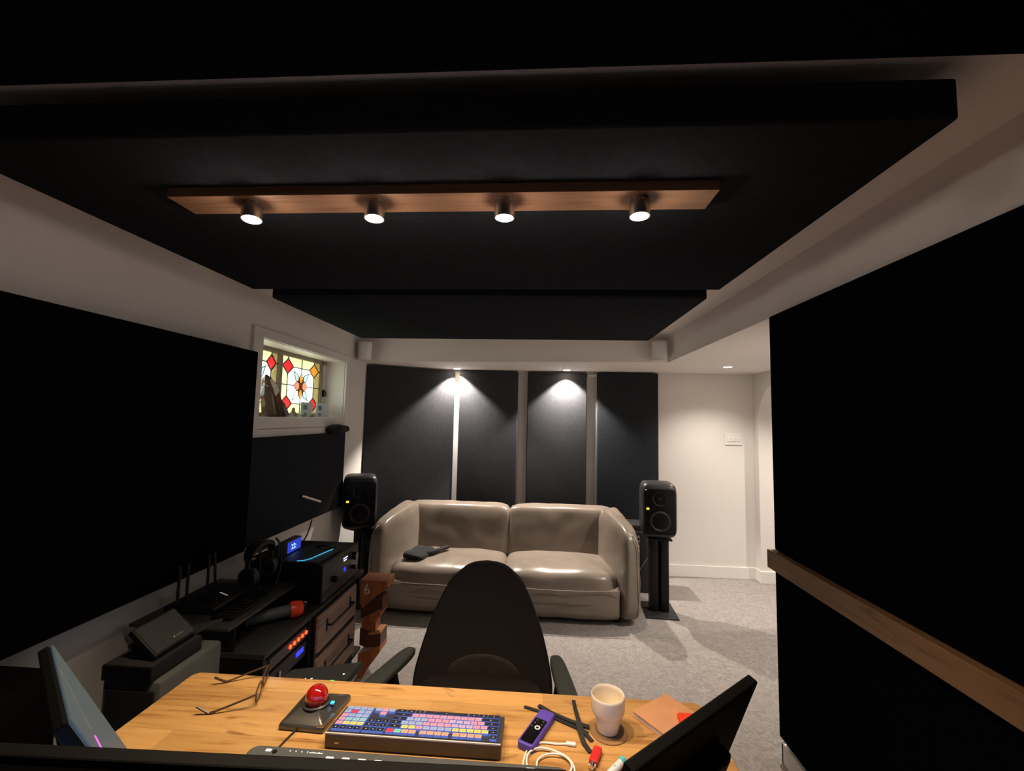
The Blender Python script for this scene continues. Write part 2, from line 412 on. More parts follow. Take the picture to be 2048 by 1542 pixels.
bm = B(); box(bm, xw-.03, xw+.002, 3.53, wy1, sz0, sz1); obj('side_jamb', bm, M['trim'], WN)
bm = B(); box(bm, xw+.002, xw+.02, 3.538, 3.552, 1.70, 1.76, .003); tube(bm, [(xw+.015, 3.545, 1.75), (xw+.03, 3.545, 1.74), (xw+.03, 3.545, 1.70)], .004)
obj('window_latch', bm, M['black'], WN)
def sash_glass(y0, y1, tr='glass_or'):
    z0, z1 = sz0+.028, sz1-.028; w, h = y1-y0, z1-z0
    bm = B(); lead = B()
    mats = ['glass_am', 'glass_amd', 'glass_wh', 'glass_rd', 'glass_or', 'glass_pk', 'glass_gr']
    def P(a, b, l=0): return (xw-.012+.0006*l, y0+a*w, z0+b*h)
    shapes = []
    def poly(pp, m, l): shapes.append((l, pp, mats.index(m)))
    def line(pp, r=.0028):
        for p, q in zip(pp, pp[1:]): bar(lead, P(*p, 7), P(*q, 7), r*2.6, .004, (1, 0, 0))
    bx, by = .17, .17
    poly([(0, 0), (1, 0), (1, 1), (0, 1)], 'glass_am', 0)
    poly([(1-bx, 0), (1, 0), (1, 1), (1-bx, 1)], 'glass_amd', 1)
    poly([(bx, by), (1-bx, by), (1-bx, 1-by), (bx, 1-by)], 'glass_wh', 2)
    dw, dh = .125, .135
    for cx, cy, m in ((bx, by, 'glass_rd'), (1-bx, by, 'glass_rd'), (bx, 1-by, 'glass_rd'), (1-bx, 1-by, tr)):
        q = [(cx-dw, cy), (cx, cy-dh), (cx+dw, cy), (cx, cy+dh)]; poly(q, m, 3); line(q+[q[0]], .003)
    # leaves
    for sx in (-1, 1):
        for sy in (-1, 1):
            q = [(.5+sx*.02, .5+sy*.05), (.5+sx*.07, .5+sy*.2), (.5+sx*.19, .5+sy*.26), (.5+sx*.13, .5+sy*.1)]
            if sy > 0 or sx > 0: poly(q, 'glass_gr', 3)
            line(q+[q[0]], .0018); line([(.5+sx*.19, .5+sy*.26), (.5+sx*(.5-bx-dw*.55), .5+sy*(.5-by-dh*.5))], .0018)
    # flower
    def petal(ang, L, wd, m):
        c, s = math.cos(ang), math.sin(ang); asp = w/h
        q = []
        for t, k in ((0, .3), (.3, 1), (.55, 1), (.8, .5), (1, 0), (.8, -.5), (.55, -1), (.3, -1), (0, -.3)):
            a, b = L*t, wd*k; q.append((.5+(a*c-b*s)/asp if 0 else .5+a*c-b*s, .5+(a*s+b*c)*1.0))
        poly(q, m, 5); line(q+[q[0]], .0014)
    petal(PI/2, .24, .06, 'glass_or'); petal(-PI/2, .24, .06, 'glass_or'); petal(0, .17, .09, 'glass_pk'); petal(PI, .17, .09, 'glass_pk')
    q = [(.46, .5), (.5, .44), (.54, .5), (.5, .56)]; poly(q, 'glass_or', 6); line(q+[q[0]], .0018)
    for q in ([(bx, by+dh), (bx, 1-by-dh)], [(1-bx, by+dh), (1-bx, 1-by-dh)], [(bx+dw, by), (1-bx-dw, by)], [(bx+dw, 1-by), (1-bx-dw, 1-by)],
              [(.5, 0), (.5, .26)], [(.5, .74), (.5, 1)], [(0, .5), (.33, .5)], [(.67, .5), (1, .5)],
              [(bx, 0), (bx, by-dh)], [(1-bx, 0), (1-bx, by-dh)], [(bx, 1), (bx, 1-by+dh)], [(1-bx, 1), (1-bx, 1-by+dh)],
              [(0, 1-by), (bx-dw, 1-by)], [(1, 1-by), (1-bx+dw, 1-by)], [(0, by), (bx-dw, by)], [(1, by), (1-bx+dw, by)]):
        line(q)
    shapes.sort(key=lambda q: q[0]); NX = int(w/.0045); NZ = int(h/.0045)
    def inside(pp, a, b):
        c = False; j = len(pp)-1
        for i in range(len(pp)):
            (xi, yi), (xj, yj) = pp[i], pp[j]
            if (yi > b) != (yj > b) and a < (xj-xi)*(b-yi)/(yj-yi)+xi: c = not c
            j = i
        return c
    vv = [[bm.verts.new(P(i/NX, j/NZ)) for j in range(NZ+1)] for i in range(NX+1)]
    for i in range(NX):
        for j in range(NZ):
            f = bm.faces.new((vv[i][j], vv[i+1][j], vv[i+1][j+1], vv[i][j+1]))
            for l, pp, mi in shapes:
                if inside(pp, (i+.5)/NX, (j+.5)/NZ): f.material_index = mi
    g = obj('stained_glass', bm, [M[k] for k in mats], WN)
    obj('lead_came', lead, M['lead'], g)
sash_glass(2.49, 2.915, 'glass_rd'); sash_glass(2.948, 3.505)

# ------------------------------------------------------------------ acoustic panels
def slab(name, x0, x1, y0, y1, z0, z1, m, label, cat='acoustic panel', group=None, bev=.008):
    return solo(name, box(B(), x0, x1, y0, y1, z0, z1, bev, 3), m, label, cat, group, smooth=True)
gc = 'ceiling clouds in a row'
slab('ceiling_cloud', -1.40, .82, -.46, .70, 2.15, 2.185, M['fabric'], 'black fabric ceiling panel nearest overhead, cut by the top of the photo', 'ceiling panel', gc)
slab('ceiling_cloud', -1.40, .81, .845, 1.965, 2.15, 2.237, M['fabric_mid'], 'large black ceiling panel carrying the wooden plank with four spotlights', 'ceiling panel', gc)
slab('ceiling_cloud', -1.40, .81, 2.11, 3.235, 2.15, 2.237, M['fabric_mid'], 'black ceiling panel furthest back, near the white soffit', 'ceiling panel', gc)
slab('wall_panel', XL+.02, -1.58, -.2, 2.30, .80, 1.894, M['fabric'], 'large black fabric panel filling the near left wall')
slab('wall_panel', XL+.003, -1.62, 2.34, 3.535, .795, 1.405, M['fabric_mid'], 'low black fabric panel on the left wall under the stained glass window')
slab('wall_panel', 1.07, 1.15, -.4, 2.06, .985, 2.052, M['fabric'], 'tall black fabric panel on the right wall above the wooden rail')
slab('wall_panel', 1.07, 1.15, -.4, 2.06, .19, .90, M['fabric'], 'black fabric panel on the right wall below the wooden rail')
solo('wooden_rail', box(B(), 1.045, 1.15, -.4, 2.075, .903, .982, .002), M['rail'], 'long oak rail running between the black panels on the right wall', 'rail')
# back wall: the corner panel stands at an angle, the others flat
bm = B(); a = Vector((-1.665, 4.03, 0)); b = Vector((-.895, 4.50, 0)); nn = Vector((-(b-a).y, (b-a).x, 0)).normalized()*.05
prism(bm, [(a.x, a.y, .12), (b.x, b.y, .12), (b.x+nn.x, b.y+nn.y, .12), (a.x+nn.x*.2, a.y+nn.y*.6, .12)], (0, 0, ZS-.14))
solo('bass_trap_panel', bm, M['fabric_back'], 'wide dark panel set at an angle across the back left corner', 'acoustic panel', bevel=.006)
gb = 'dark panels on the back wall'
slab('back_panel', -.845, -.226, 4.48, YB-.002, .12, ZS-.012, M['fabric_back'], 'dark grey back wall panel right of the bright wall strip, under the left downlight', group=gb)
slab('back_panel', -.126, .492, 4.50, YB-.002, .12, ZS-.012, M['fabric_back'], 'dark grey back wall panel brightly lit by the downlight above the sofa', group=gb)
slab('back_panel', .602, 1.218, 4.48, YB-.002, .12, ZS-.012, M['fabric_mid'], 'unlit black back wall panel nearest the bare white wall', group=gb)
bm = B(); box(bm, .50, .60, 4.535, YB-.001, 2.005, 2.025, .003)
solo('wall_bracket', bm, M['white'], 'small white bracket high between two back wall panels', 'bracket')

# ------------------------------------------------------------------ lamps
solo('light_plank', box(B(), -1.005, .437, 1.046, 1.145, 2.122, 2.149, .002), M['plank'], 'wooden plank under the ceiling panel holding four spotlights', 'plank')
def spot(name, loc, energy, size, blend, col, rad=.02, aim=None):
    l = bpy.data.lights.new(name, 'SPOT'); l.energy = energy; l.spot_size = R(size); l.spot_blend = blend; l.color = col; l.shadow_soft_size = rad
    o = bpy.data.objects.new(name, l); COL.objects.link(o)
    return o, l
def spotlight(x, label, aim, y=1.085):
    c = Vector((x, y, 2.122)); T = thing('spotlight', label, 'spotlight', c, 0, 'spotlights on the wooden plank')
    d = Vector(aim).normalized()
    lathe0 = B(); cyl(lathe0, c, c+Vector((0, 0, -.008)), .02, n=24); obj('mount', lathe0, M['chrome'], T, smooth=True)
    s = c+Vector((0, 0, -.006)); bm = B()
    lathe(bm, [(0, 0), (.024, 0), (.026, .003), (.026, .042), (.0235, .042), (.021, .038), (0, .036)], s, d, 28); obj('housing', bm, M['steel'], T, smooth=True)
    bm = B(); lathe(bm, [(0, .0405), (.010, .0402), (.0185, .0385)], s, d, 24); obj('bulb', bm, M['bulb'], T, smooth=True)
    pl = bpy.data.lights.new('spot_spill', 'POINT'); pl.energy = .5; pl.color = (1, .82, .70); pl.shadow_soft_size = .02
    po = bpy.data.objects.new('spot_spill', pl); COL.objects.link(po); po.parent = T; po.location = (s+d*.06)-c
    o, l = spot('spot_beam', None, 13, 88, .6, (1, .76, .50), .018)
    o.parent = T; o.location = (s+d*.05)-c; o.rotation_euler = d.to_track_quat('-Z', 'Y').to_euler()
for x, lb, aim in ((-.792, 'leftmost of the four chrome spotlights on the wooden plank', (.06, -.05, -1)), (-.449, 'chrome spotlight second from the left on the wooden plank', (.02, -.02, -1)),
              (-.099, 'chrome spotlight third from the left on the wooden plank', (0, .05, -1)), (.25, 'rightmost of the four chrome spotlights on the wooden plank', (0, 0, -1))):
    spotlight(x, lb, aim)
def downlight(x, y, label, e, aim=(0, 0, -1), cone=104, soft=.35):
    T = thing('downlight', label, 'downlight', (x, y, ZS), 0, 'recessed downlights in the soffit')
    bm = B(); lathe(bm, [(.034, .001), (.034, -.002), (.046, -.003), (.05, .0), (.05, .001)], (x, y, ZS), (0, 0, 1), 32); obj('trim_ring', bm, M['white'], T, smooth=True)
    bm = B(); lathe(bm, [(0, -.003), (.02, -.003), (.034, -.0015)], (x, y, ZS), (0, 0, 1), 32); obj('bulb', bm, M['bulb'], T, smooth=True)
    o, l = spot('downlight_beam', None, e, cone, soft, (1, .90, .78), .02)
    o.parent = T; o.location = (0, 0, -.012); o.rotation_euler = Vector(aim).to_track_quat('-Z', 'Y').to_euler()
downlight(-.862, 4.405, 'recessed downlight over the bright strip between the left back panels', 78)
downlight(.276, 4.40, 'recessed downlight above the brightly lit back panel', 80)
downlight(1.70, 3.98, 'recessed downlight over the bare white wall at right', 27, cone=125, soft=.9)
for i, (x, y) in enumerate(((1.70, 2.75),)):
    downlight(x, y, 'added unseen downlight over the open floor, hidden behind the right wall panels', 44, cone=120, soft=.8)  # unseen lamp added only to brighten the room
downlight(2.85, 3.75, 'added unseen downlight in the hall beyond the arch', 40, cone=130, soft=.8)  # another added lamp, out of view, brightening the arch and hall

# ------------------------------------------------------------------ small white speakers at the ceiling
def smart(x, y, label, rz):
    T = thing('smart_speaker', label, 'speaker', (x, y, 2.052), rz, 'small white speakers at the soffit')
    bm = B(); prism(bm, [(a, b, .012) for a, b in rrect(-.06, .06, -.06, .06, .045)], (0, 0, .13)); obj('grille', bm, M['sonos'], T, smooth=True, local=True)
    bm = B(); prism(bm, [(a, b, .142) for a, b in rrect(-.061, .061, -.061, .061, .046)], (0, 0, .018)); obj('top_plate', bm, M['white'], T, smooth=True, local=True)
    bm = B(); prism(bm, [(a, b, 0) for a, b in rrect(-.061, .061, -.061, .061, .046)], (0, 0, .012)); obj('bottom_plate', bm, M['white'], T, smooth=True, local=True)
    bm = B(); cyl(bm, (0, 0, .16), (0, 0, .161), .003); obj('status_light', bm, M['led_w'], T, local=True)
    bm = B(); box(bm, -.02, .02, .055, .085, .05, .11); obj('wall_mount', bm, M['midgrey'], T, local=True)
smart(-1.595, 3.79, 'small white speaker in the left corner above the window', R(20))
smart(.995, 3.62, 'small white speaker at the right end of the soffit face', R(-8))

# ------------------------------------------------------------------ wall switch
T = thing('light_switch', 'white double light switch on the bare back wall', 'light switch', (1.99, YB, 1.325))
bm = B(); box(bm, 1.905, 2.072, YB-.009, YB-.0005, 1.325, 1.447, .003); obj('switch_plate', bm, M['white'], T)
for k in (-1, 0, 1):
    bm = B(); box(bm, 1.988+k*.042-.02, 1.988+k*.042+.02, YB-.014, YB-.008, 1.36, 1.405, .002); obj('rocker', bm, M['trim'], T)

# ------------------------------------------------------------------ sofa
T = thing('sofa', 'taupe leather two seat sofa under the dark back wall panels', 'sofa', (-.27, 3.85, 0))
L = M['leather']
for s, (x0, x1) in enumerate(((-1.205, -.258), (-.272, .655))):
    obj('seat_base', pillow(B(), [(x0, 3.40, .035), (x1, 3.40, .035), (x1, 4.20, .035), (x0, 4.20, .035), (x0, 3.385, .27), (x1, 3.385, .27), (x1, 4.20, .27), (x0, 4.20, .27)], 14, 12, .006, s), L, T, smooth=True)
    xb0, xb1 = (x0+.02 if s == 0 else x0), (x1 if s == 0 else x1-.02)
    c = obj('seat_cushion', pillow(B(), [(x0-.012, 3.365, .10), (x1+.012, 3.365, .10), (xb1, 4.12, .10), (xb0, 4.12, .10), (x0+.01, 3.43, .392), (x1-.01, 3.43, .392), (xb1, 4.12, .368), (xb0, 4.12, .368)], 4.6, 18, .008, s+5), L, T, smooth=True)
    obj('seam', tube(B(), [(x0+.03, 3.384, .262), ((x0+x1)/2, 3.372, .258), (x1-.03, 3.384, .262)], .0035), M['leather_seam'], c, smooth=True)
for s in (0, 1):
    if s == 0: bx0, bx1, tx0, tx1 = -1.12, -.250, -1.24, -.250
    else: bx0, bx1, tx0, tx1 = -.280, .575, -.280, .73
    obj('backrest', pillow(B(), [(bx0, 3.93, .27), (bx1, 3.93, .27), (bx1+.08*s, 4.235, .05), (bx0-.08*(1-s), 4.235, .05),
        (tx0, 4.06, .735), (tx1, 4.06, .735), (tx1+.03*s, 4.235, .745), (tx0-.03*(1-s), 4.235, .745)], 9, 18, .006, s+9), L, T, smooth=True)
for s, k in ((-1, 0), (1, 1)):
    cx = -.27
    def Q(xi, y, z): return (cx+s*xi, y, z)
    # inner and outer faces of the arm, front to back
    c = [Q(.925, 3.355, .02), Q(1.075, 3.395, .02), Q(1.075, 4.245, .02), Q(.76, 4.02, .02),
         Q(.945, 3.395, .70), Q(1.07, 3.42, .695), Q(1.01, 4.245, .775), Q(.82, 4.09, .775)]
    if s < 0: c = [c[1], c[0], c[3], c[2], c[5], c[4], c[7], c[6]]
    a = obj('arm', pillow(B(), c, 5.5, 18, .006, 20+k), L, T, smooth=True)
    obj('seam', tube(B(), [Q(1.035, 3.40, .08), Q(1.045, 3.385, .35), Q(1.035, 3.405, .58), Q(1.01, 3.46, .665), Q(.99, 3.8, .70), Q(.95, 4.12, .725)], .0035), M['leather_seam'], a, smooth=True)
for x, y in ((-1.18, 3.5), (.63, 3.5), (-1.1, 4.15), (.55, 4.15)):
    obj('foot', cyl(B(), (x, y, 0), (x, y, .05), .025, n=16), M['black'], T)
# dark pouch on the sofa
bm = B(); pillow(bm, [(-1.12, 3.56, .386), (-.92, 3.50, .386), (-.86, 3.80, .386), (-1.06, 3.84, .386), (-1.11, 3.57, .43), (-.93, 3.52, .425), (-.88, 3.79, .42), (-1.05, 3.82, .43)], 5, 12, .01, 3)
T = thing('folded_garment', 'dark grey folded garment on the left seat of the sofa', 'garment', (-1, 3.68, .385))
obj('folded_body', bm, M['cloth'], T, smooth=True)
bm = B(); pillow(bm, [(-.95, 3.66, .39), (-.90, 3.62, .39), (-.76, 3.88, .39), (-.80, 3.90, .39), (-.95, 3.66, .425), (-.9, 3.62, .425), (-.76, 3.88, .41), (-.80, 3.90, .41)], 4, 8, .006, 7)
obj('sleeve', bm, M['cloth'], T, smooth=True)

# ------------------------------------------------------------------ studio monitors on stands
def monitor_speaker(c, rz, label):
    T = thing('studio_speaker', label, 'speaker', c, rz, 'black studio speakers beside the sofa')
    w, h, dp = .138, .435, .26
    bm = B(); pbox(bm, -w, w, 0, dp, 0, h, 7, 16); obj('cabinet', bm, M['spk'], T, smooth=True, local=True)
    f = -.002
    bm = B(); prism(bm, [(a, .012, b) for a, b in rrect(-w+.016, w-.016, .03, h-.045, .03)], (0, -.016, 0)); fr = obj('front_baffle', bm, M['blackgloss'], T, bevel=.004, local=True)
    bm = B(); lathe(bm, [(.0, .012), (.016, .009), (.03, .012), (.055, .001), (.058, 0), (.058, .004)], (0, f-.004, .315), (0, 1, 0), 36)
    obj('tweeter_waveguide', bm, M['darkgrey'], fr, smooth=True, local=True)
    bm = B(); lathe(bm, [(0, .004), (.006, .0), (.0105, .007), (.011, .01)], (0, f-.006, .315), (0, 1, 0), 20); obj('tweeter', bm, M['cone'], fr, smooth=True, local=True)
    bm = B(); lathe(bm, [(0, .006), (.014, .002), (.028, .006), (.032, .018), (.062, .004), (.069, -.001), (.078, .0), (.082, .003), (.084, .006)], (0, f-.004, .135), (0, 1, 0), 44)
    obj('woofer', bm, M['darkgrey'], fr, smooth=True, local=True)
    bm = B(); box(bm, -w+.032, -w+.052, f-.008, f+.001, .227, .240, .001); obj('status_light', bm, M['led_y'], fr, local=True)
    bm = B(); box(bm, -.06, .06, .05, .2, -.012, .004, .004); obj('foot_pad', bm, M['black'], T, local=True)
def stand(c, rz, h, label):
    T = thing('speaker_stand', label, 'speaker stand', c, rz, 'speaker stands beside the sofa')
    bm = B(); box(bm, -.125, .125, -.155, .155, 0, .012, .002); obj('base_plate', bm, M['darkgrey'], T, local=True)
    bm = B(); box(bm, -.09, .09, -.1, .1, h-.012, h, .002); obj('top_plate', bm, M['black'], T, local=True)
    for px in (-.042, .042):
        bm = B(); box(bm, px-.033, px+.033, -.045, .045, .012, h-.012, .01); obj('column', bm, M['black'], T, smooth=True, local=True)
    bm = B(); cyl(bm, (0, .03, .012), (0, .03, h-.012), .012); obj('spine', bm, M['darkgrey'], T, smooth=True, local=True)
stand((1.005, 3.72, 0), R(-3), .60, 'black twin column speaker stand right of the sofa')
monitor_speaker((.985, 3.59, .613), R(-6), 'black studio speaker on the stand right of the sofa')
stand((-1.475, 3.66, 0), R(-20), .60, 'black speaker stand left of the sofa, mostly hidden by the sideboard')
monitor_speaker((-1.455, 3.50, .613), R(24), 'black studio speaker left of the sofa, in front of the corner panel')

# black case behind the right arm of the sofa
T = thing('equipment_case', 'tall black case with white letters standing behind the right speaker', 'case', (.98, 4.2, 0))
bm = B(); box(bm, .80, 1.10, 4.08, 4.32, 0, .545, .008); obj('case_body', bm, M['darkgrey'], T, smooth=True)
bm = B(); box(bm, .80, 1.10, 4.08, 4.32, .547, .60, .012); obj('lid', bm, M['spk'], T, smooth=True)
bm = B(); box(bm, .80, .965, 4.072, 4.08, .536, .546, .001); obj('metal_edge', bm, M['steel'], T)
text('lettering', 'A\nX\nA\nB', .040, M['white'], T, (.925, 4.078, .435), (1, 0, 0), (0, 0, 1))
bm = B(); bar(bm, (.93, 4.075, .2), (1.0, 4.075, .31), .008, .004, (0, 1, 0)); obj('strap', bm, M['steel'], T)

# ------------------------------------------------------------------ office chair
T = thing('office_chair', 'black high back office chair facing the desk', 'chair', (-.225, 1.68, 0))
prof = [(.893, .004), (.888, .05), (.876, .086), (.853, .118), (.826, .150), (.785, .176), (.741, .198), (.685, .222), (.631, .243), (.575, .260), (.52, .274), (.46, .286), (.40, .288), (.352, .284), (.32, .26), (.305, .2)]
def backpt(t, z, w, off):
    # t in -1..1 across; concave towards the sitter (-Y)
    xx = w*t; yy = 1.905+(z-.35)*.16 - .10*(xx/.29)**2*.55 + .02*math.sin((z-.3)*5) + off
    return (-.222+xx, yy, z)
bm = B(); n = 18; front = []; back = []
for z, w in prof:
    front.append([bm.verts.new(backpt(-1+2*i/n, z, w, 0)) for i in range(n+1)])
    back.append([bm.verts.new(backpt(-1+2*i/n, z, w, .028)) for i in range(n+1)])
for j in range(len(prof)-1):
    for i in range(n):
        bm.faces.new((front[j][i], front[j+1][i], front[j+1][i+1], front[j][i+1]))
        bm.faces.new((back[j][i], back[j][i+1], back[j+1][i+1], back[j+1][i]))
    bm.faces.new((front[j][0], back[j][0], back[j+1][0], front[j+1][0])); bm.faces.new((front[j][n], front[j+1][n], back[j+1][n], back[j][n]))
for i in range(n):
    bm.faces.new((front[0][i], front[0][i+1], back[0][i+1], back[0][i])); bm.faces.new((front[-1][i], back[-1][i], back[-1][i+1], front[-1][i+1]))
br = obj('backrest', bm, M['chair'], T, smooth=True)
rim = [backpt(-1, z, w, .012) for z, w in prof[::-1]]+[backpt(1, z, w, .012) for z, w in prof]
obj('rim', tube(B(), rim, .008, 8, True, 3), M['black'], br, smooth=True)
bm = B(); lathe(bm, [(0, 0), (.12, .001), (.155, -.003), (.16, -.008)], (0, 0, 0), (0, -1, 0), 40)
for v in bm.verts:
    zz = .455+v.co.z*.42; xx = v.co.x; p = backpt(xx/.28, zz, .28, -.003+v.co.y*.5); v.co = Vector(p)
obj('lumbar_pad', bm, M['chairpad'], br, smooth=True)
bm = B(); pbox(bm, -.475, .03, 1.42, 1.90, .40, .48, 5, 14); obj('seat', bm, M['chair'], T, smooth=True)
bm = B(); bar(bm, (-.222, 1.75, .38), (-.222, 1.99, .36), .07, .03); bar(bm, (-.222, 1.975, .35), (-.222, 2.0, .62), .06, .02, (0, 1, 0)); obj('back_support', bm, M['black'], T)
bm = B(); cyl(bm, (-.222, 1.68, .10), (-.222, 1.68, .24), .03); cyl(bm, (-.222, 1.68, .24), (-.222, 1.68, .40), .018); obj('gas_column', bm, M['black'], T, smooth=True)
for k in range(5):
    a = 2*PI*k/5+.3; e = Vector((-.222+.29*math.cos(a), 1.68+.29*math.sin(a), .075))
    bm = B(); bar(bm, (-.222, 1.68, .11), e, .045, .03, bevel=.006); lg = obj('base_arm', bm, M['black'], T)
    bm = B(); cyl(bm, e+Vector((-.02, 0, -.047)), e+Vector((.02, 0, -.047)), .028, n=18); obj('caster', bm, M['black'], lg, smooth=True)
for s in (-1, 1):
    cx = -.222
    P0 = Vector((cx+s*.288, 1.735, .655)); P1 = Vector((cx+s*.33, 1.42, .66))
    if s > 0: P0 = Vector((.075, 1.725, .655)); P1 = Vector((.118, 1.40, .66))
    else: P0 = Vector((-.478, 1.725, .655)); P1 = Vector((-.553, 1.41, .66))
    pts = []; dd = (P1-P0); sd = dd.cross(Vector((0, 0, 1))).normalized()
    bm = B(); hw = .034
    c = [P0-sd*hw*.8+Vector((0, 0, -.03)), P0+sd*hw*.8+Vector((0, 0, -.03)), P1+sd*hw+Vector((0, 0, -.014)), P1-sd*hw+Vector((0, 0, -.014)),
         P0-sd*hw*.8+Vector((0, 0, .006)), P0+sd*hw*.8+Vector((0, 0, .006)), P1+sd*hw+Vector((0, 0, .012)), P1-sd*hw+Vector((0, 0, .012))]
    pillow(bm, c, 3.6, 12); pad = obj('armrest', bm, M['armpad'], T, smooth=True)
    mid = (P0+P1)/2
    bm = B(); bar(bm, mid+Vector((0, 0, -.02)), (mid.x-s*.03, 1.62, .42), .05, .03, (0, 1, 0), .006); bar(bm, (mid.x-s*.03, 1.62, .42), (cx+s*.1, 1.66, .395), .05, .02, bevel=.004)
    obj('armrest_post', bm, M['black'], pad)

# ------------------------------------------------------------------ desk
T = thing('desk', 'oak plank desk with black legs in the foreground', 'desk', (-.285, .92, 0))
dk = rrect(-1.045, .475, .50, 1.326, .025)
bm = B(); prism(bm, [(a, b, .718) for a, b in dk], (0, 0, .032)); obj('desktop', bm, M['oak'], T, bevel=.003)
for s, x in ((0, -.95), (1, .38)):
    bm = B(); box(bm, x-.035, x+.035, .88, .95, .03, .70, .004); obj('leg', bm, M['black'], T)
    bm = B(); box(bm, x-.035, x+.035, .56, 1.27, 0, .03, .004); obj('foot', bm, M['black'], T)
bm = B(); box(bm, -.95, .38, .89, .94, .66, .70); box(bm, -.985, -.915, .62, 1.2, .70, .717); box(bm, .345, .415, .62, 1.2, .70, .717); obj('cross_beam', bm, M['black'], T)

DZ = .7505
# eyeglasses
T = thing('eyeglasses', 'thin brown framed eyeglasses lying open on the desk', 'eyeglasses', (-.786, 1.256, DZ), R(21))
G = plain('brown_frame', (.075, .04, .02), .35)
fz = .021
def rimpts(yc): return [(0, yc+.030*abs(math.cos(2*PI*k/14))**.6*(1 if math.cos(2*PI*k/14) > 0 else -1), fz+.0175*abs(math.sin(2*PI*k/14))**.6*(1 if math.sin(2*PI*k/14) > 0 else -1)) for k in range(14)]
bm = B()
for yc_ in (-.039, .039): tube(bm, rimpts(yc_), .0021, 6, True, 2)
tube(bm, [(0, -.009, fz+.006), (.003, 0, fz+.009), (0, .009, fz+.006)], .002, 6)
obj('rim', bm, G, T, smooth=True, local=True)
for yc_ in (-.039, .039):
    bm = B(); lathe(bm, [(0, 0), (1, 0), (1, .08), (0, .08)], (0, 0, 0), (1, 0, 0), 24)
    for v in bm.verts: v.co = Vector((v.co.x*.01, yc_+v.co.y*.0285, fz+v.co.z*.0165))
    obj('lens', bm, M['lens'], T, smooth=True, local=True)
for sy in (-1, 1):
    obj('temple', tube(B(), [(0, sy*.069, fz+.012), (-.004, sy*.073, fz+.010), (-.05, sy*.074, .018), (-.100, sy*.072, .004), (-.112, sy*.070, .004), (-.140, sy*.066, .022)], [.0028]*18+[.0035]*14, 6), G, T, smooth=True, local=True)

# trackball
T = thing('trackball', 'black trackball with a large glossy red ball', 'trackball', (-.585, 1.175, DZ), 0)
c = [(-.648, 1.112, DZ), (-.528, 1.108, DZ), (-.516, 1.245, DZ), (-.645, 1.243, DZ)]
top = Vector((-.583, 1.168, DZ+.036))
bm = B(); lo = [bm.verts.new(p) for p in c]; mid = [bm.verts.new(Vector(p)+Vector((0, 0, .014))) for p in c]
ring = []
cc = Vector((-.583, 1.175, 0))
for k in range(4):
    ring.append(bm.verts.new(Vector((cc.x+(c[k][0]-cc.x)*.45, cc.y+(c[k][1]-cc.y)*.45, DZ+.034))))
for k in range(4):
    j = (k+1) % 4
    bm.faces.new((lo[k], lo[j], mid[j], mid[k])); bm.faces.new((mid[k], mid[j], ring[j], ring[k]))
bm.faces.new(ring); bm.faces.new(lo[::-1]); bmesh.ops.recalc_face_normals(bm, faces=bm.faces)
obj('body', bm, plain('smoke_grey', (.10, .098, .09), .26, metal=.6, coat=.5), T, bevel=.004, smooth=True)
bm = B(); lathe(bm, [(.033, .031), (.036, .036), (.033, .039), (.029, .036)], (-.580, 1.172, DZ), (0, 0, 1), 36); obj('scroll_ring', bm, M['gun'], T, smooth=True)
bm = B(); bmesh.ops.create_uvsphere(bm, u_segments=36, v_segments=20, radius=.0285, matrix=Matrix.Translation((-.580, 1.172, DZ+.049))); obj('ball', bm, M['ball'], T, smooth=True)
bm = B(); prism(bm, [(-.545, 1.108, DZ+.0145), (-.528, 1.110, DZ+.0145), (-.520, 1.16, DZ+.0145), (-.529, 1.16, DZ+.0145)], (0, 0, .003)); obj('button', bm, M['steel'], T)
bm = B(); box(bm, -.543, -.533, 1.17, 1.18, DZ+.031, DZ+.036, .002); obj('indicator', bm, M['led_c'], T)
obj('cord', tube(B(), [(-.60, 1.11, DZ+.004), (-.605, 1.09, DZ+.003), (-.61, 1.05, DZ+.003), (-.615, 1.008, DZ+.003)], .002), M['cable'], T, smooth=True)

# colour coded keyboard
T = thing('keyboard', 'backlit shortcut keyboard with colour coded keys on the desk', 'keyboard', (-.29, 1.12, DZ))
ky0, ky1, kx0, kx1 = 1.066, 1.186, -.503, -.077
def kz(y): return DZ+.036-(y-ky0)/(ky1-ky0)*.016
bm = B()
prism(bm, [(kx0, ky0, DZ), (kx0, ky1, DZ), (kx0, ky1, kz(ky1)), (kx0, ky0, kz(ky0))], (kx1-kx0, 0, 0))
obj('case', bm, M['gun'], T, bevel=.002)
bm = B(); bm2 = B()
bar(bm, (kx0+.001, ky0-.0005, kz(ky0)-.001), (kx1-.001, ky0-.0005, kz(ky0)-.001), .003, .003); obj('metal_edge', bm, plain('edge_highlight', (.75, .68, .6), .35), T)  # pale non-metal colour paints the highlight along the metal edge
prism(bm2, [(kx0+.006, ky0+.005, kz(ky0+.005)+.0004), (kx1-.006, ky0+.005, kz(ky0+.005)+.0004), (kx1-.006, ky1-.005, kz(ky1-.005)+.0004), (kx0+.006, ky1-.005, kz(ky1-.005)+.0004)], (0, 0, .0006))
obj('backlight_plate', bm2, plain('key_plate', (.03, .035, .06), .4), T)
bm = B(); box(bm, -.478, -.468, ky0-.001, ky0+.001, DZ+.012, DZ+.016); obj('port', bm, M['steel'], T)
KC = {'K': (.012, .013, .03), 'B': (.30, .40, .68), 'P': (.68, .30, .44), 'L': (.46, .38, .68), 'Y': (.62, .60, .18), 'R': (.72, .04, .09), 'T': (.18, .6, .52), 'S': (.74, .36, .24), 'C': (.25, .5, .66)}
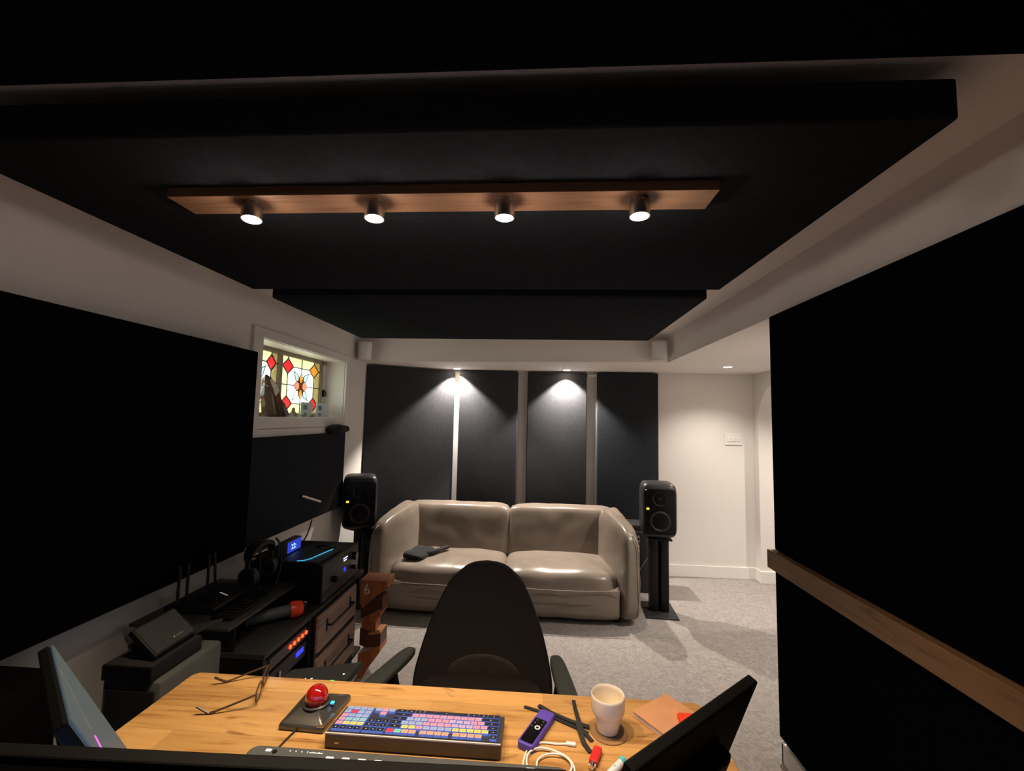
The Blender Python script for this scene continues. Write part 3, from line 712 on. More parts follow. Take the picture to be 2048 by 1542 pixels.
KM = {k: plain('key_'+n, v, .45, var=.03) for (k, v), n in zip(KC.items(), ('black', 'blue', 'pink', 'lilac', 'yellow', 'red', 'teal', 'salmon', 'cyan'))}
U = .01785; x_l = kx0+.010; rowd = .0172
# rows from the far side (space bar) to the near side (function keys); (colour, width)
num = [['B', 'B', 'B', 'B'], ['B', 'R', 'B', 'B'], ['P', 'B', 'B', 'B'], ['P', 'C', 'C', 'C'], ['P', 'Y', 'Y', 'Y'], ['K', 'K', 'K', 'K']]
nav = [['B', 'P', 'B'], ['', 'P', ''], ['', '', ''], ['K', 'K', 'K'], ['K', 'K', 'K'], ['K', 'K', 'K']]
main = [[('K', 1.5), ('K', 1.25), ('K', 1.25), ('K', 6.5), ('K', 1.5), ('K', 1.25), ('K', 1.75)],
        [('K', 2.5)]+[('P', 1)]*10+[('K', 2.5)],
        [('K', 2)]+[('B', 1)]*3+[('P', 1)]*3+[('L', 1)]*3+[('P', 1)]*2+[('K', 2)],
        [('K', 1.5)]+[('B', 1)]*3+[('P', 1)]*4+[('L', 1)]*3+[('P', 1)]*2+[('K', 1.5)],
        [('K', 1.75), ('Y', 1), ('Y', 1), ('P', 1), ('B', 1), ('B', 1), ('B', 1), ('B', 1), ('Y', 1), ('Y', 1), ('Y', 1), ('Y', 1), ('Y', 1), ('K', 1.25)],
        [('R', 1.1), ('T', 1), ('S', 1), ('S', 1), ('', .45), ('S', 1), ('S', 1), ('S', 1), ('S', 1), ('', .45), ('S', 1), ('S', 1), ('S', 1), ('S', 1), ('', 1), ('K', 1)]]
kp = {}
def key(x0, w, r, col):
    yy = ky1-.009-rowd*(r+.5)-(.002 if r == 5 else 0); kw = (w*U-.0013)/2; kd = (rowd-.0020)/2
    k = (round(w, 2),)
    me = kp.get((k, col))
    if me is None:
        bm = B(); sl = -.133
        c8 = [(-kw, -kd, 0), (kw, -kd, 0), (kw, kd, 0), (-kw, kd, 0), (-kw*.96, -kd*.93, .0052), (kw*.96, -kd*.93, .0052), (kw*.96, kd*.93, .0052), (-kw*.96, kd*.93, .0052)]
        v = [bm.verts.new(p) for p in c8]
        for f in ((0,3,2,1), (4,5,6,7), (0,1,5,4), (1,2,6,5), (2,3,7,6), (3,0,4,7)):
            ff = bm.faces.new([v[i] for i in f]); ff.material_index = 1 if f[0] != 4 else 0
        # a small legend mark on each cap
        s = min(kw, kd)*.2
        g = [bm.verts.new(p) for p in ((-s, -s*.5, .0053), (s, -s*.5, .0053), (s, s*.5, .0053), (-s, s*.5, .0053))]
        ff = bm.faces.new(g); ff.material_index = 2
        me = bpy.data.meshes.new('key'); bm.to_mesh(me); bm.free(); me.materials.append(KM[col]); me.materials.append(M['keyglow']); me.materials.append(M['led_w'] if col == 'K' else KM['K'])
        kp[(k, col)] = me
    o = bpy.data.objects.new('key', me); COL.objects.link(o); o.parent = T
    o.location = (x0+w*U/2+.285+.005-.29+.29 - T.location.x - .29, 0, 0)
    o.location = (x0+w*U/2-T.location.x, yy-T.location.y, kz(yy)+.001-T.location.z); o.rotation_euler = (math.atan(-.133), 0, 0)
for r in range(6):
    for i, ch in enumerate(num[r]): key(x_l+i*U, 1, r, ch)
    for i, ch in enumerate(nav[r]):
        if ch: key(x_l+(4.25+i)*U, 1, r, ch)
    xx = x_l+7.5*U
    tot = sum(w for _, w in main[r]); sc_ = 15.2/tot
    for ch, w in main[r]:
        if ch: key(xx, w*sc_, r, ch)
        xx += w*sc_*U

# long grey controller between keyboard and monitor
T = thing('soundbar', 'long grey bar shaped controller lying in front of the keyboard', 'controller', (-.28, .93, DZ))
bm = B(); prism(bm, [(a, b, DZ) for a, b in rrect(-.640, .072, .86, 1.004, .02)], (0, 0, .045)); obj('body', bm, M['midgrey'], T, bevel=.006, smooth=True)
for k in range(4):
    bm = B(); box(bm, -.455+k*.036, -.438+k*.036, .968, .978, DZ+.045, DZ+.050, .0015); obj('button', bm, M['led_w'], T)
for k in range(6):
    bm = B(); cyl(bm, (-.545+k*.0135, .990, DZ+.045), (-.545+k*.0135, .990, DZ+.0465), .0012, n=8); obj('indicator', bm, M['led_w'], T)
bm = B(); box(bm, -.6, -.588, .985, .991, DZ+.045, DZ+.0465); box(bm, -.5, -.47, .989, .9905, DZ+.045, DZ+.0455); obj('legend', bm, M['led_w'], T)
bm = B(); cyl(bm, (-.578, .985, DZ+.045), (-.578, .985, DZ+.047), .005, n=16); obj('knob', bm, M['black'], T)
bm = B(); box(bm, -.31, -.285, .972, .978, DZ+.045, DZ+.0455); obj('purple_mark', bm, plain('purple_mark', (.2, .04, .2), .4), T)
bm = B(); box(bm, -.015, .003, .985, .990, DZ+.045, DZ+.047); box(bm, .022, .030, .985, .990, DZ+.045, DZ+.047); obj('label_print', bm, M['led_w'], T)

# mug
T = thing('mug', 'cream stepped ceramic cup on the right side of the desk', 'cup', (.190, 1.187, DZ))
bm = B(); z = 0
lathe(bm, [(0, 0), (.024, 0), (.027, .002), (.031, .020), (.0335, .036), (.0345, .040), (.0405, .046), (.0425, .052), (.0435, .084), (.043, .088), (.0415, .0895), (.040, .088), (.0385, .080), (.0375, .052), (.030, .042), (.024, .008), (0, .006)], (.190, 1.187, DZ+.003), (0, 0, 1), 64)
obj('cup_body', bm, M['ceramic'], T, smooth=True)
bm = B(); lathe(bm, [(0, .0085), (.0242, .0085), (.0, .0095)], (.190, 1.187, DZ+.003), (0, 0, 1), 32); obj('coffee_residue', bm, M['coffee'], T, smooth=True)
solo('disc', lathe(B(), [(0, 0), (.046, 0), (.047, .001), (.046, .0025), (0, .0025)], (.192, 1.184, DZ), (0, 0, 1), 48), plain('tan_disc', (.30, .16, .07), .7), 'thin round brown coaster under the cream cup', 'disc', smooth=True)  # flat brown disc under the cup, slightly wider than it

# remote in purple sleeve
T = thing('remote_control', 'small media remote in a purple silicone sleeve', 'remote control', (.008, 1.162, DZ))
A_ = Vector((.036, 1.222, DZ)); B_ = Vector((-.021, 1.102, DZ)); dd = (A_-B_).normalized(); sd = Vector((dd.y, -dd.x, 0))
def RP(a, b, h): p = (A_+B_)/2+dd*a+sd*b; return (p.x, p.y, DZ+h)
bm = B(); prism(bm, [RP(b, a, 0) for a, b in rrect(-.0215, .0215, -.069, .069, .008)], (0, 0, .017)); obj('silicone_sleeve', bm, M['purple'], T, bevel=.003, smooth=True)
bm = B(); prism(bm, [RP(b, a, .0165) for a, b in rrect(-.0165, .0165, -.062, .028, .004)], (0, 0, .0015)); fp = obj('face_panel', bm, M['blackgloss'], T)
for a, b, r_ in ((-.006, .0, .0075),): 
    bm = B(); lathe(bm, [(.0042, 0), (.0072, 0), (.0072, .0012), (.0042, .0012), (.0042, 0)], RP(a, b+.004, .018), (0, 0, 1), 24); obj('ring_button', bm, M['white'], fp)
for a, b in ((.020, -.008), (.020, .009), (.008, -.009), (.008, .009), (-.006, -.011)):
    bm = B(); cyl(bm, RP(a, b, .018), RP(a, b, .0188), .0024, n=12); obj('button', bm, M['midgrey'], fp)

# crossed black cable ties
def strap(pts, w, label):
    pts = [Vector(p) for p in pts]; bm = B()
    q = []
    for i in range(len(pts)-1):
        for s in range(5): q.append(pts[i].lerp(pts[i+1], s/5))
    q.append(pts[-1]); vv = []
    for i, p in enumerate(q):
        dr = (q[min(i+1, len(q)-1)]-q[max(i-1, 0)]); dr.z = 0; dr.normalize(); s = Vector((dr.y, -dr.x, 0))*w/2
        vv.append([bm.verts.new(p-s), bm.verts.new(p+s), bm.verts.new(p+s+Vector((0, 0, .003))), bm.verts.new(p-s+Vector((0, 0, .003)))])
    for a, b in zip(vv, vv[1:]):
        for k in range(4): bm.faces.new((a[k], a[(k+1) % 4], b[(k+1) % 4], b[k]))
    bm.faces.new(vv[0][::-1]); bm.faces.new(vv[-1]); bmesh.ops.recalc_face_normals(bm, faces=bm.faces)
    solo('cable_tie', bm, plain('strap_black', (.012, .012, .012), .7), label, 'cable tie', 'black hook and loop cable ties')
z0 = DZ+.0002
strap([(-.028, 1.258, z0), (.02, 1.24, z0), (.08, 1.205, z0), (.138, 1.172, z0)], .009, 'black cable tie passing behind the purple remote, ending left of the cup')
strap([(.012, 1.262, z0+.0035), (.05, 1.232, z0+.0035), (.10, 1.205, z0+.0035), (.143, 1.190, z0+.0035)], .011, 'black cable tie whose rounded end lies above the purple remote, pointing to the cup')
strap([(.111, 1.298, z0), (.112, 1.26, z0+.0035), (.116, 1.215, z0+.008), (.122, 1.18, z0+.0045), (.145, 1.145, z0)], .010, 'black cable tie pointing from the desk edge down past the cup')
strap([(.112, 1.196, z0+.0115), (.118, 1.165, z0+.006), (.124, 1.135, z0), (.137, 1.108, z0)], .012, 'short black cable tie pointing at the red flash drive')

# white charging cable
T = thing('charging_cable', 'coiled white charging cable in front of the purple remote', 'cable', (.04, 1.08, DZ))
zc = DZ+.0025
obj('cord', tube(B(), [(.084, 1.130, zc), (.055, 1.127, zc), (.02, 1.128, zc), (-.010, 1.112, zc), (-.022, 1.075, zc), (-.022, 1.045, zc), (-.005, 1.02, zc), (.03, 1.005, zc+.0), (.07, 1.01, zc+.002),
    (.093, 1.04, zc+.003), (.085, 1.075, zc+.003), (.055, 1.098, zc+.003), (.015, 1.105, zc+.004), (-.012, 1.085, zc+.005), (-.015, 1.05, zc+.004), (.0, 1.025, zc+.004), (.035, 1.02, zc+.005), (.075, 1.03, zc+.006), (.088, 1.06, zc+.005), (.07, 1.085, zc+.005), (.035, 1.088, zc+.004), (.01, 1.07, zc+.002), (.008, 1.04, zc)], .0022, 8), M['wcable'], T, smooth=True)
bm = B(); bar(bm, (.080, 1.130, zc+.001), (.103, 1.128, zc+.001), .0105, .0055, bevel=.0015); obj('plug', bm, M['wcable'], T)

# red flash drive and white/cyan stick
T = thing('flash_drive', 'small red flash drive with a metal end near the white cable', 'flash drive', (.145, 1.088, DZ))
a, b = Vector((.156, 1.115, DZ+.0075)), Vector((.137, 1.068, DZ+.0075))
bm = B(); bar(bm, a, b, .021, .014, bevel=.004); obj('body', bm, M['red'], T, smooth=True)
bm = B(); cyl(bm, b, b+(b-a).normalized()*.013, .0062, n=16); c2 = b+(b-a).normalized()*.006; cyl(bm, (c2.x-.008, c2.y, DZ+.006), (c2.x+.008, c2.y, DZ+.006), .0045, n=12); obj('metal_end', bm, M['chrome'], T, smooth=True)
T = thing('lip_balm', 'small white tube with a cyan cap beside the right monitor', 'tube', (.19, 1.06, DZ))
a, b = Vector((.168, 1.035, DZ+.0085)), Vector((.201, 1.073, DZ+.0085)); e = b+(b-a).normalized()*.014
bm = B(); cyl(bm, a, b, .008, n=20); obj('tube_body', bm, M['white'], T, smooth=True)
bm = B(); cyl(bm, b, e, .0083, n=20); obj('cap', bm, M['cyanp'], T, smooth=True)
bm = B(); cyl(bm, a-(b-a).normalized()*.008, a, .0065, n=20); obj('base', bm, M['darkgrey'], T, smooth=True)
text('print', 'ltd', .007, M['cyanp'], T, ((a.x+b.x)/2, (a.y+b.y)/2, DZ+.0166), (b-a), (-(b-a).y, (b-a).x, 0), .0002)

# notebook and red piece on it
T = thing('notebook', 'closed salmon covered notebook at the right end of the desk', 'notebook', (.37, 1.22, DZ))
a = Vector((.379, 1.334, 0)); b = Vector((.266, 1.249, 0)); e1 = (b-a); e2 = Vector((.60, -.80, 0))*.155
def PG(z0, z1, inset):
    q = [a, b, b+e2, a+e2]; cen = sum(q, Vector())/4; q = [cen+(p-cen)*(1-inset) for p in q]
    return prism(B(), [(p.x, p.y, z0) for p in q], (0, 0, z1-z0))
obj('pages', PG(DZ+.0015, DZ+.0125, .03), M['paper'], T)
obj('cover', PG(DZ+.0125, DZ+.0145, 0), M['cover'], T, bevel=.0007); obj('back_cover', PG(DZ, DZ+.0015, 0), M['cover'], T)
bm = B(); prism(bm, [(.402+p, 1.216+q, DZ+.0148) for p, q in rrect(-.024, .024, -.021, .021, .010)], (0, 0, .012)); solo('red_plastic_case', bm, M['redorange'], 'small bright red rounded plastic case on the notebook', 'case', smooth=True, bevel=.003)

# ------------------------------------------------------------------ the three computer monitors seen from behind
def screen(label, A, Bp, H, tilt, thick=.016, name='monitor', scr='screen'):
    """A far/left and Bp near/right ends of the top edge; the screen faces the sitter"""
    A, Bp = Vector(A), Vector(Bp); r = (Bp-A).normalized(); up = Vector((0, 0, 1)); n = up.cross(r).normalized()
    if n.dot(Vector((-.222, 1.9, A.z))-(A+Bp)/2) < 0: n = -n
    dn = (-up*math.cos(tilt)+n*math.sin(tilt)).normalized(); nf = dn.cross(r).normalized()
    if nf.dot(n) < 0: nf = -nf
    mid = (A+Bp)/2; hl = (Bp-A).length/2
    base = mid+dn*H*.55; base = Vector((base.x+n.x*-.02, base.y+n.y*-.02, DZ))
    T = thing(name, label, 'monitor', base)
    c = mid+dn*H/2
    bm = B(); obox(bm, c, r, dn, nf, hl, H/2, thick/2, .003); pn = obj('panel', bm, M['deep'], T)
    bm = B(); obox(bm, c+nf*(thick/2+.0006), r, dn, nf, hl-.008, H/2-.008, .0006); obj('screen', bm, M[scr], pn)
    bm = B(); k = c+dn*.03-nf*(thick/2+.010); obox(bm, k, r, dn, nf, hl*.62, H*.30, .014, .01); obj('rear_housing', bm, M['black'], T, smooth=True)
    bm = B(); p0 = k-nf*.02; bar(bm, p0, (base.x, base.y, DZ+.02), .05, .018, r); obj('stand_neck', bm, M['darkgrey'], T)
    bm = B(); bp = Matrix.Translation((base.x, base.y, 0)) @ Matrix.Rotation(math.atan2(r.y, r.x), 4, 'Z'); box(bm, -.09, .09, -.06, .06, DZ, DZ+.012, .004); bm.transform(bp); obj('stand_base', bm, M['darkgrey'], T)
    return T, c, r, dn, nf, hl, pn
T, c, r, dn, nf, hl, pn = screen('wide black monitor cut by the bottom edge, seen over its top edge', (-.72, .560, 1.10), (.044, .583, 1.10), .33, R(4), .022)
bm = B(); obox(bm, c-dn*.150-nf*.0118, r, dn, nf, hl-.01, .006, .0008); obj('back_strip', bm, M['darkgrey'], pn)
T, c, r, dn, nf, hl, pn = screen('grey backed monitor at the left end of the desk, angled inward', (-.925, .786, 1.10), (-.672, .602, 1.10), .31, R(26), .016, scr='greyscreen')
bm = B(); obox(bm, c+nf*.0122, r, dn, nf, hl-.003, .152, .001); obj('display_face', bm, M['greyscreen'], pn)
p0 = c+nf*.0135-dn*.150-r*hl*.35; p1 = c+nf*.0135-dn*.055+r*hl*.62
bm = B(); bar(bm, p0, p1, .0022, .001, nf); obj('screen_reflection', bm, M['steel'], pn)  # pale bar imitates a reflection across the display
bm = B(); bar(bm, p1-(p1-p0)*.12, p1+(p1-p0)*.04, .005, .0014, nf); obj('status_light', bm, M['led_p'], pn)
T, c, r, dn, nf, hl, pn = screen('black monitor at the right end of the desk, tilted back and angled inward', (.124, .604, 1.10), (.388, .826, 1.10), .33, R(20), .018)

# ------------------------------------------------------------------ sideboard along the left wall with the equipment
WD = M['drawer']
T = thing('sideboard', 'low black sideboard with weathered wood drawers along the left wall', 'sideboard', (-1.37, 2.2, 0))
bm = B(); box(bm, -1.655, -1.085, 1.735, 2.72, .56, .583, .002); obj('top_board', bm, M['darkgrey'], T)
bm = B(); box(bm, -1.655, -1.085, 1.735, 2.72, .10, .12); obj('bottom_board', bm, M['black'], T)
bm = B(); box(bm, -1.655, -1.640, 1.75, 2.70, .12, .56); obj('rear_board', bm, M['black'], T)
for y in (1.737, 2.095, 2.575):
    bm = B(); box(bm, -1.64, -1.09, y, y+.018, .12, .56, .001); obj('side_panel', bm, M['black'], T)
for x in (-1.62, -1.13):
    for y in (1.78, 2.66):
        bm = B(); cyl(bm, (x, y, 0), (x, y, .1), .016, .02); obj('leg', bm, M['black'], T, smooth=True)
bm = B(); box(bm, -1.09, -1.075, 2.118, 2.572, .115, .56); obj('drawer_surround', bm, M['black'], T)
for z0, z1 in ((.385, .553), (.17, .355)):
    bm = B(); box(bm, -1.09, -1.062, 2.125, 2.566, z0, z1, .002); dr = obj('drawer', bm, WD, T)
    zz = (z0+z1)/2+.015
    bm = B(); bar(bm, (-1.036, 2.21, zz), (-1.036, 2.48, zz), .006, .010)
    for y in (2.21, 2.48): bar(bm, (-1.062, y, zz), (-1.034, y, zz), .008, .008); box(bm, -1.062, -1.058, y-.006, y+.006, zz-.03, zz+.03)
    obj('handle', bm, M['black'], dr)
# rack gear inside the open bay
T = thing('power_conditioner', 'rack unit with a row of glowing red lights in the sideboard bay', 'rack unit', (-1.3, 1.92, .505))
bm = B(); box(bm, -1.5, -1.105, 1.76, 2.09, .475, .535, .002); obj('body', bm, M['black'], T)
bm = B(); box(bm, -1.106, -1.100, 1.80, 2.085, .482, .528, .001); fp = obj('face_plate', bm, M['midgrey'], T)
for k in range(5):
    bm = B(); y = 1.945+k*.033; cyl(bm, (-1.10, y, .507), (-1.094, y, .507), .0085, n=16); obj('red_light', bm, M['led_r'], fp)
T = thing('audio_interface', 'rack unit with a blue display below the red lights', 'rack unit', (-1.3, 1.92, .41))
bm = B(); box(bm, -1.5, -1.10, 1.76, 2.09, .40, .465, .002); obj('body', bm, M['darkgrey'], T)
bm = B(); box(bm, -1.101, -1.097, 2.0, 2.06, .43, .45); obj('display', bm, M['led_b'], T)
bm = B(); box(bm, -1.101, -1.092, 1.86, 1.875, .42, .445, .002); obj('knob', bm, M['steel'], T)
T = thing('cable_bundle', 'tangle of black cables at the near end of the sideboard', 'cables', (-1.05, 1.73, .3))
random.seed(9)
for k in range(5):
    pts = [(-1.12+random.uniform(-.03, .05), 1.70+random.uniform(-.02, .06), .02)]
    for j in range(7): pts.append((-1.07+random.uniform(-.06, .05), 1.705+random.uniform(-.045, .02), .1+j*.068))
    obj('cable', tube(B(), pts, .004, 6), M['cable'] if k else M['steel'], T, smooth=True)
# riser shelf
T = thing('riser_shelf', 'black curved edge riser shelf on the sideboard', 'shelf', (-1.42, 1.95, .583))
bm = B(); box(bm, -1.64, -1.215, 1.70, 2.195, .678, .692, .004); obj('shelf_top', bm, M['spk'], T, smooth=True)
for y in (1.745, 2.18): 
    bm = B(); box(bm, -1.64, -1.22, y-.008, y+.006, .583, .679, .002); obj('shelf_leg', bm, M['black'], T)
# router with four antennas
T = thing('wifi_router', 'black router with four upright antennas on the riser shelf', 'router', (-1.47, 1.93, .692))
bm = B(); box(bm, -1.585, -1.36, 1.80, 2.08, .692, .722, .006); obj('body', bm, M['black'], T, smooth=True)
for y, dy in ((1.835, .004), (1.885, 0), (2.005, 0), (2.055, -.015)):
    bm = B(); bar(bm, (-1.555, y, .715), (-1.555, y+dy, .875), .012, .008, (1, 0, 0), .002); obj('antenna', bm, M['cable'], T)
for k in range(5):
    bm = B(); box(bm, -1.40-.012*k, -1.404-.012*k, 1.93+.006*k, 1.936+.006*k, .722, .7228); obj('indicator', bm, M['led_w'], T)
# small recorder box lying on the riser
T = thing('small_switch_box', 'flat black box with ridged top in front of the router', 'network switch', (-1.28, 1.95, .692))
bm = B(); box(bm, -1.345, -1.25, 1.76, 1.955, .692, .705, .003); obj('body', bm, M['black'], T)
for k in range(6):
    bm = B(); box(bm, -1.335, -1.26, 1.79+k*.026, 1.796+k*.026, .705, .7065); obj('ridge', bm, M['darkgrey'], T)
# rolled bag with orange end under the riser
T = thing('orange_torch', 'grey and orange cylinder lying under the riser shelf', 'torch', (-1.2, 2.0, .583))
bm = B(); cyl(bm, (-1.30, 1.92, .622), (-1.165, 2.04, .622), .026, n=24); obj('grey_tube', bm, M['midgrey'], T, smooth=True)
bm = B(); lathe(bm, [(0, 0), (.034, 0), (.037, .01), (.037, .035), (.03, .055), (.012, .06), (0, .06)], (-1.165, 2.04, .621), (.747, .664, 0), 10); obj('orange_end', bm, M['redorange'], T, smooth=True)
bm = B(); tube(bm, [(-1.15, 2.09, .625), (-1.13, 2.12, .63), (-1.14, 2.115, .605), (-1.15, 2.09, .61)], .003); obj('clip', bm, M['steel'], T, smooth=True)
HX, HY, HZ = -1.315, 2.02, .80
# headphones on a stand
T = thing('headphone_stand', 'black headphone stand on the riser shelf', 'headphone stand', (HX, HY, .692))
bm = B(); prism(bm, [(HX+.05*math.cos(2*PI*k/24), HY+.035*math.sin(2*PI*k/24), .692) for k in range(24)], (0, 0, .008)); obj('base', bm, M['black'], T)
bm = B(); cyl(bm, (HX, HY, .70), (HX, HY, .90), .006, n=12); bar(bm, (HX, HY-.04, .905), (HX, HY+.04, .905), .03, .012, bevel=.003); obj('post', bm, M['black'], T, smooth=True)
T = thing('headphones', 'black over ear headphones hanging on the stand by the left panel', 'headphones', (HX, HY, .75))
bm = B(); pts = []
def arc(r, n, z0): return [(HX, HY+r*math.cos(PI*k/n), z0+r*.62*math.sin(PI*k/n)) for k in range(n+1)]
hb = arc(.088, 12, HZ+.08)
prev = None
for i, p in enumerate(hb):
    w = .018+.010*math.sin(PI*i/12); th = .006+.004*math.sin(PI*i/12); d_ = Vector((0, p[1]-HY, (p[2]-HZ+.08)/.62)).normalized()
    ring = [bm.verts.new(Vector(p)+Vector((s*w, 0, 0))+d_*t*th) for s, t in ((-1, -1), (1, -1), (1, 1), (-1, 1))]
    if prev:
        for k in range(4): bm.faces.new((prev[k], prev[(k+1) % 4], ring[(k+1) % 4], ring[k]))
    else: bm.faces.new(ring)
    prev = ring
bm.faces.new(prev[::-1]); bmesh.ops.recalc_face_normals(bm, faces=bm.faces)
obj('headband', bm, M['black'], T, smooth=True)
for s in (-1, 1):
    y = HY+s*.088
    bm = B(); bar(bm, (HX, y, HZ+.085), (HX, y-s*.004, HZ+.005), .022, .008, (0, 1, 0), .002); obj('yoke', bm, M['darkgrey'], T)
    cup_c = Vector((HX, y-s*.012, HZ)); bm = B()
    lathe(bm, [(0, .022), (.028, .022), (.040, .016), (.043, .006), (.043, 0), (.030, -.004), (0, -.002)], cup_c, (0, s, 0), 32); ec = obj('ear_cup', bm, M['black'], T, smooth=True)
    bm = B(); lathe(bm, [(.024, 0), (.042, 0), (.044, .008), (.040, .018), (.028, .018), (.024, .010)], cup_c, (0, -s, 0), 32); obj('ear_pad', bm, M['cable'], ec, smooth=True)
obj('cord', tube(B(), [(HX+.01, HY+.095, HZ-.02), (HX+.02, HY+.115, HZ+.03), (HX+.02, HY+.118, HZ+.09), (HX+.01, HY+.10, HZ+.13), (HX+.015, HY+.13, HZ+.10), (HX+.02, HY+.145, HZ+.03), (HX+.03, HY+.12, HZ-.04), (HX+.04, HY+.06, .698), (HX+.05, HY+.02, .696)], .0028), M['cable'], T, smooth=True)
# receiver
T = thing('av_receiver', 'black amplifier with knobs and blue lights on the sideboard', 'amplifier', (-1.3, 2.4, .583))
bm = B(); box(bm, -1.50, -1.10, 2.20, 2.625, .595, .775, .004); obj('body', bm, M['black'], T, smooth=True)
bm = B(); box(bm, -1.10, -1.088, 2.195, 2.63, .590, .778, .004); fp = obj('front_panel', bm, M['spk'], T, smooth=True)
bm = B(); box(bm, -1.0885, -1.086, 2.20, 2.625, .595, .64); obj('lower_panel', bm, M['darkgrey'], fp)
for y, z, r_ in ((2.545, .722, .022), (2.30, .675, .016), (2.54, .66, .012)):
    bm = B(); lathe(bm, [(0, .028), (r_*.9, .028), (r_, .024), (r_, 0)], (-1.088, y, z), (1, 0, 0), 28); obj('knob', bm, M['blackgloss'], fp, smooth=True)
bm = B(); box(bm, -1.0885, -1.086, 2.425, 2.475, .738, .742); box(bm, -1.0885, -1.086, 2.43, 2.465, .725, .729); obj('display_line', bm, emis('pale_blue_led', (.45, .5, 1), 1.6), fp)
bm = B(); lathe(bm, [(.006, 0), (.011, 0), (.011, .003), (.006, .003), (.006, 0)], (-1.088, 2.445, .678), (1, 0, 0), 20); obj('power_light', bm, M['led_b'], fp)
bm = B(); box(bm, -1.0865, -1.084, 2.50, 2.53, .613, .617); box(bm, -1.0865, -1.084, 2.205, 2.212, .60, .606); obj('badge', bm, M['steel'], fp)
for x in (-1.46, -1.14):
    for y in (2.24, 2.58):
        bm = B(); cyl(bm, (x, y, .583), (x, y, .596), .015); obj('foot', bm, M['black'], T)
# black box with a painted cyan reflection line on the receiver
T = thing('media_player', 'small dark box with a painted cyan reflection line on top of the amplifier', 'media player', (-1.22, 2.3, .776))
bm = B(); prism(bm, [(-1.125, 2.20, .776), (-1.33, 2.20, .776), (-1.33, 2.52, .776), (-1.20, 2.55, .776), (-1.115, 2.44, .776)], (0, 0, .016)); obj('body', bm, M['darkgrey'], T, bevel=.004)
obj('cyan_reflection', tube(B(), [(-1.235, 2.205, .7935), (-1.205, 2.215, .7935), (-1.185, 2.25, .7935), (-1.165, 2.35, .7935), (-1.150, 2.42, .7935)], .0022, 6, sub=0), M['led_c'], T)  # glowing tube imitates a bluish reflection on the box
bm = B(); bmesh.ops.create_uvsphere(bm, u_segments=24, v_segments=10, radius=1, matrix=Matrix.Translation((-1.21, 2.46, .794)) @ Matrix.Diagonal((.06, .035, .006, 1))); obj('dish', bm, M['blackgloss'], T, smooth=True)
# clock
T = thing('digital_clock', 'small silver clock with a blue screen beside the headphones', 'clock', (-1.36, 2.36, .745))
bm = B(); box(bm, -1.52, -1.34, 2.27, 2.50, .7755, .782, .002); obj('base_plate', bm, M['darkgrey'], T)
bm = B(); box(bm, -1.40, -1.355, 2.31, 2.455, .782, .852, .004); obj('case', bm, M['midgrey'], T, smooth=True)
bm = B(); box(bm, -1.3553, -1.3535, 2.318, 2.447, .788, .846, .001); obj('screen', bm, M['lcd'], T)
text('digits', '22:', .040, M['lcdtxt'], T, (-1.3530, 2.375, .815), (0, 1, 0), (0, 0, 1), .0004)
solo('hanging_cable', tube(B(), [(-1.60, 3.02, .80), (-1.56, 2.9, .74), (-1.50, 2.72, .70), (-1.40, 2.66, .62), (-1.34, 2.64, .60)], .005, 8), M['cable'], 'black cable dropping from the panel under the window to the amplifier', 'cable', smooth=True)
# silver rod sticking out below the window
T = thing('silver_pointer', 'short silver rod against the black panel under the window', 'rod', (-1.55, 3.0, .9))
bm = B(); cyl(bm, (-1.600, 2.87, .995), (-1.535, 3.00, .935), .0085, n=16); obj('rod', bm, M['steel'], T, smooth=True)
bm = B(); cyl(bm, (-1.620, 2.865, .995), (-1.597, 2.872, .996), .005, n=12); obj('clip', bm, M['black'], T, smooth=True)

# staggered orange wood piece with a white 6
def W2(px, py):   # outline given in the plane Y = 2.6 as (x, z) pairs already measured
    return (px, 2.60, py)
T = thing('wooden_crate_stack', 'zigzag orange brown wooden stand marked 6 at the end of the sideboard', 'wooden stand', (-.98, 2.64, 0))
def wp(name, pp, m, y0=2.60, dy=.10):
    return obj(name, prism(B(), [(a, y0, b) for a, b in pp], (0, dy, 0)), m, T, bevel=.001)
tb = wp('top_block', [(-1.055, .565), (-.888, .563), (-.888, .523), (-.965, .465), (-1.035, .40), (-1.055, .43)], M['orangewood'], 2.598, .13)
wp('second_block', [(-1.045, .40), (-.985, .463), (-.915, .468), (-.915, .385), (-1.0, .36), (-1.045, .345)], M['darkorangewood'])
wp('slanted_board', [(-1.035, .345), (-.922, .405), (-.922, .365), (-1.03, .305)], M['orangewood'], 2.592, .12)
wp('middle_block', [(-1.04, .345), (-1.0, .335), (-.962, .322), (-.955, .318), (-.955, .262), (-.985, .262), (-1.04, .275)], M['orangewood'], 2.61, .08)
wp('lower_block', [(-1.045, .285), (-.985, .262), (-.918, .265), (-.918, .19), (-1.0, .175), (-1.045, .19)], M['darkorangewood'], 2.60, .11)
wp('step_board', [(-.99, .262), (-.916, .272), (-.916, .262), (-.99, .250)], plain('light_orange_wood', (.55, .24, .08), .5), 2.594, .10)
wp('foot_block', [(-1.05, .14), (-.985, .165), (-.918, .195), (-.918, .155), (-1.03, 0), (-1.05, 0)], M['orangewood'], 2.596, .12)
text('number', '6', .085, M['white'], tb, (-1.012, 2.5975, .508), (1, 0, .1), (-.1, 0, 1), .0005)
bm = B(); tube(bm, [(-.9, 2.64, .553), (-.87, 2.63, .556), (-.845, 2.63, .55)], .0015); obj('wire_end', bm, M['steel'], T)

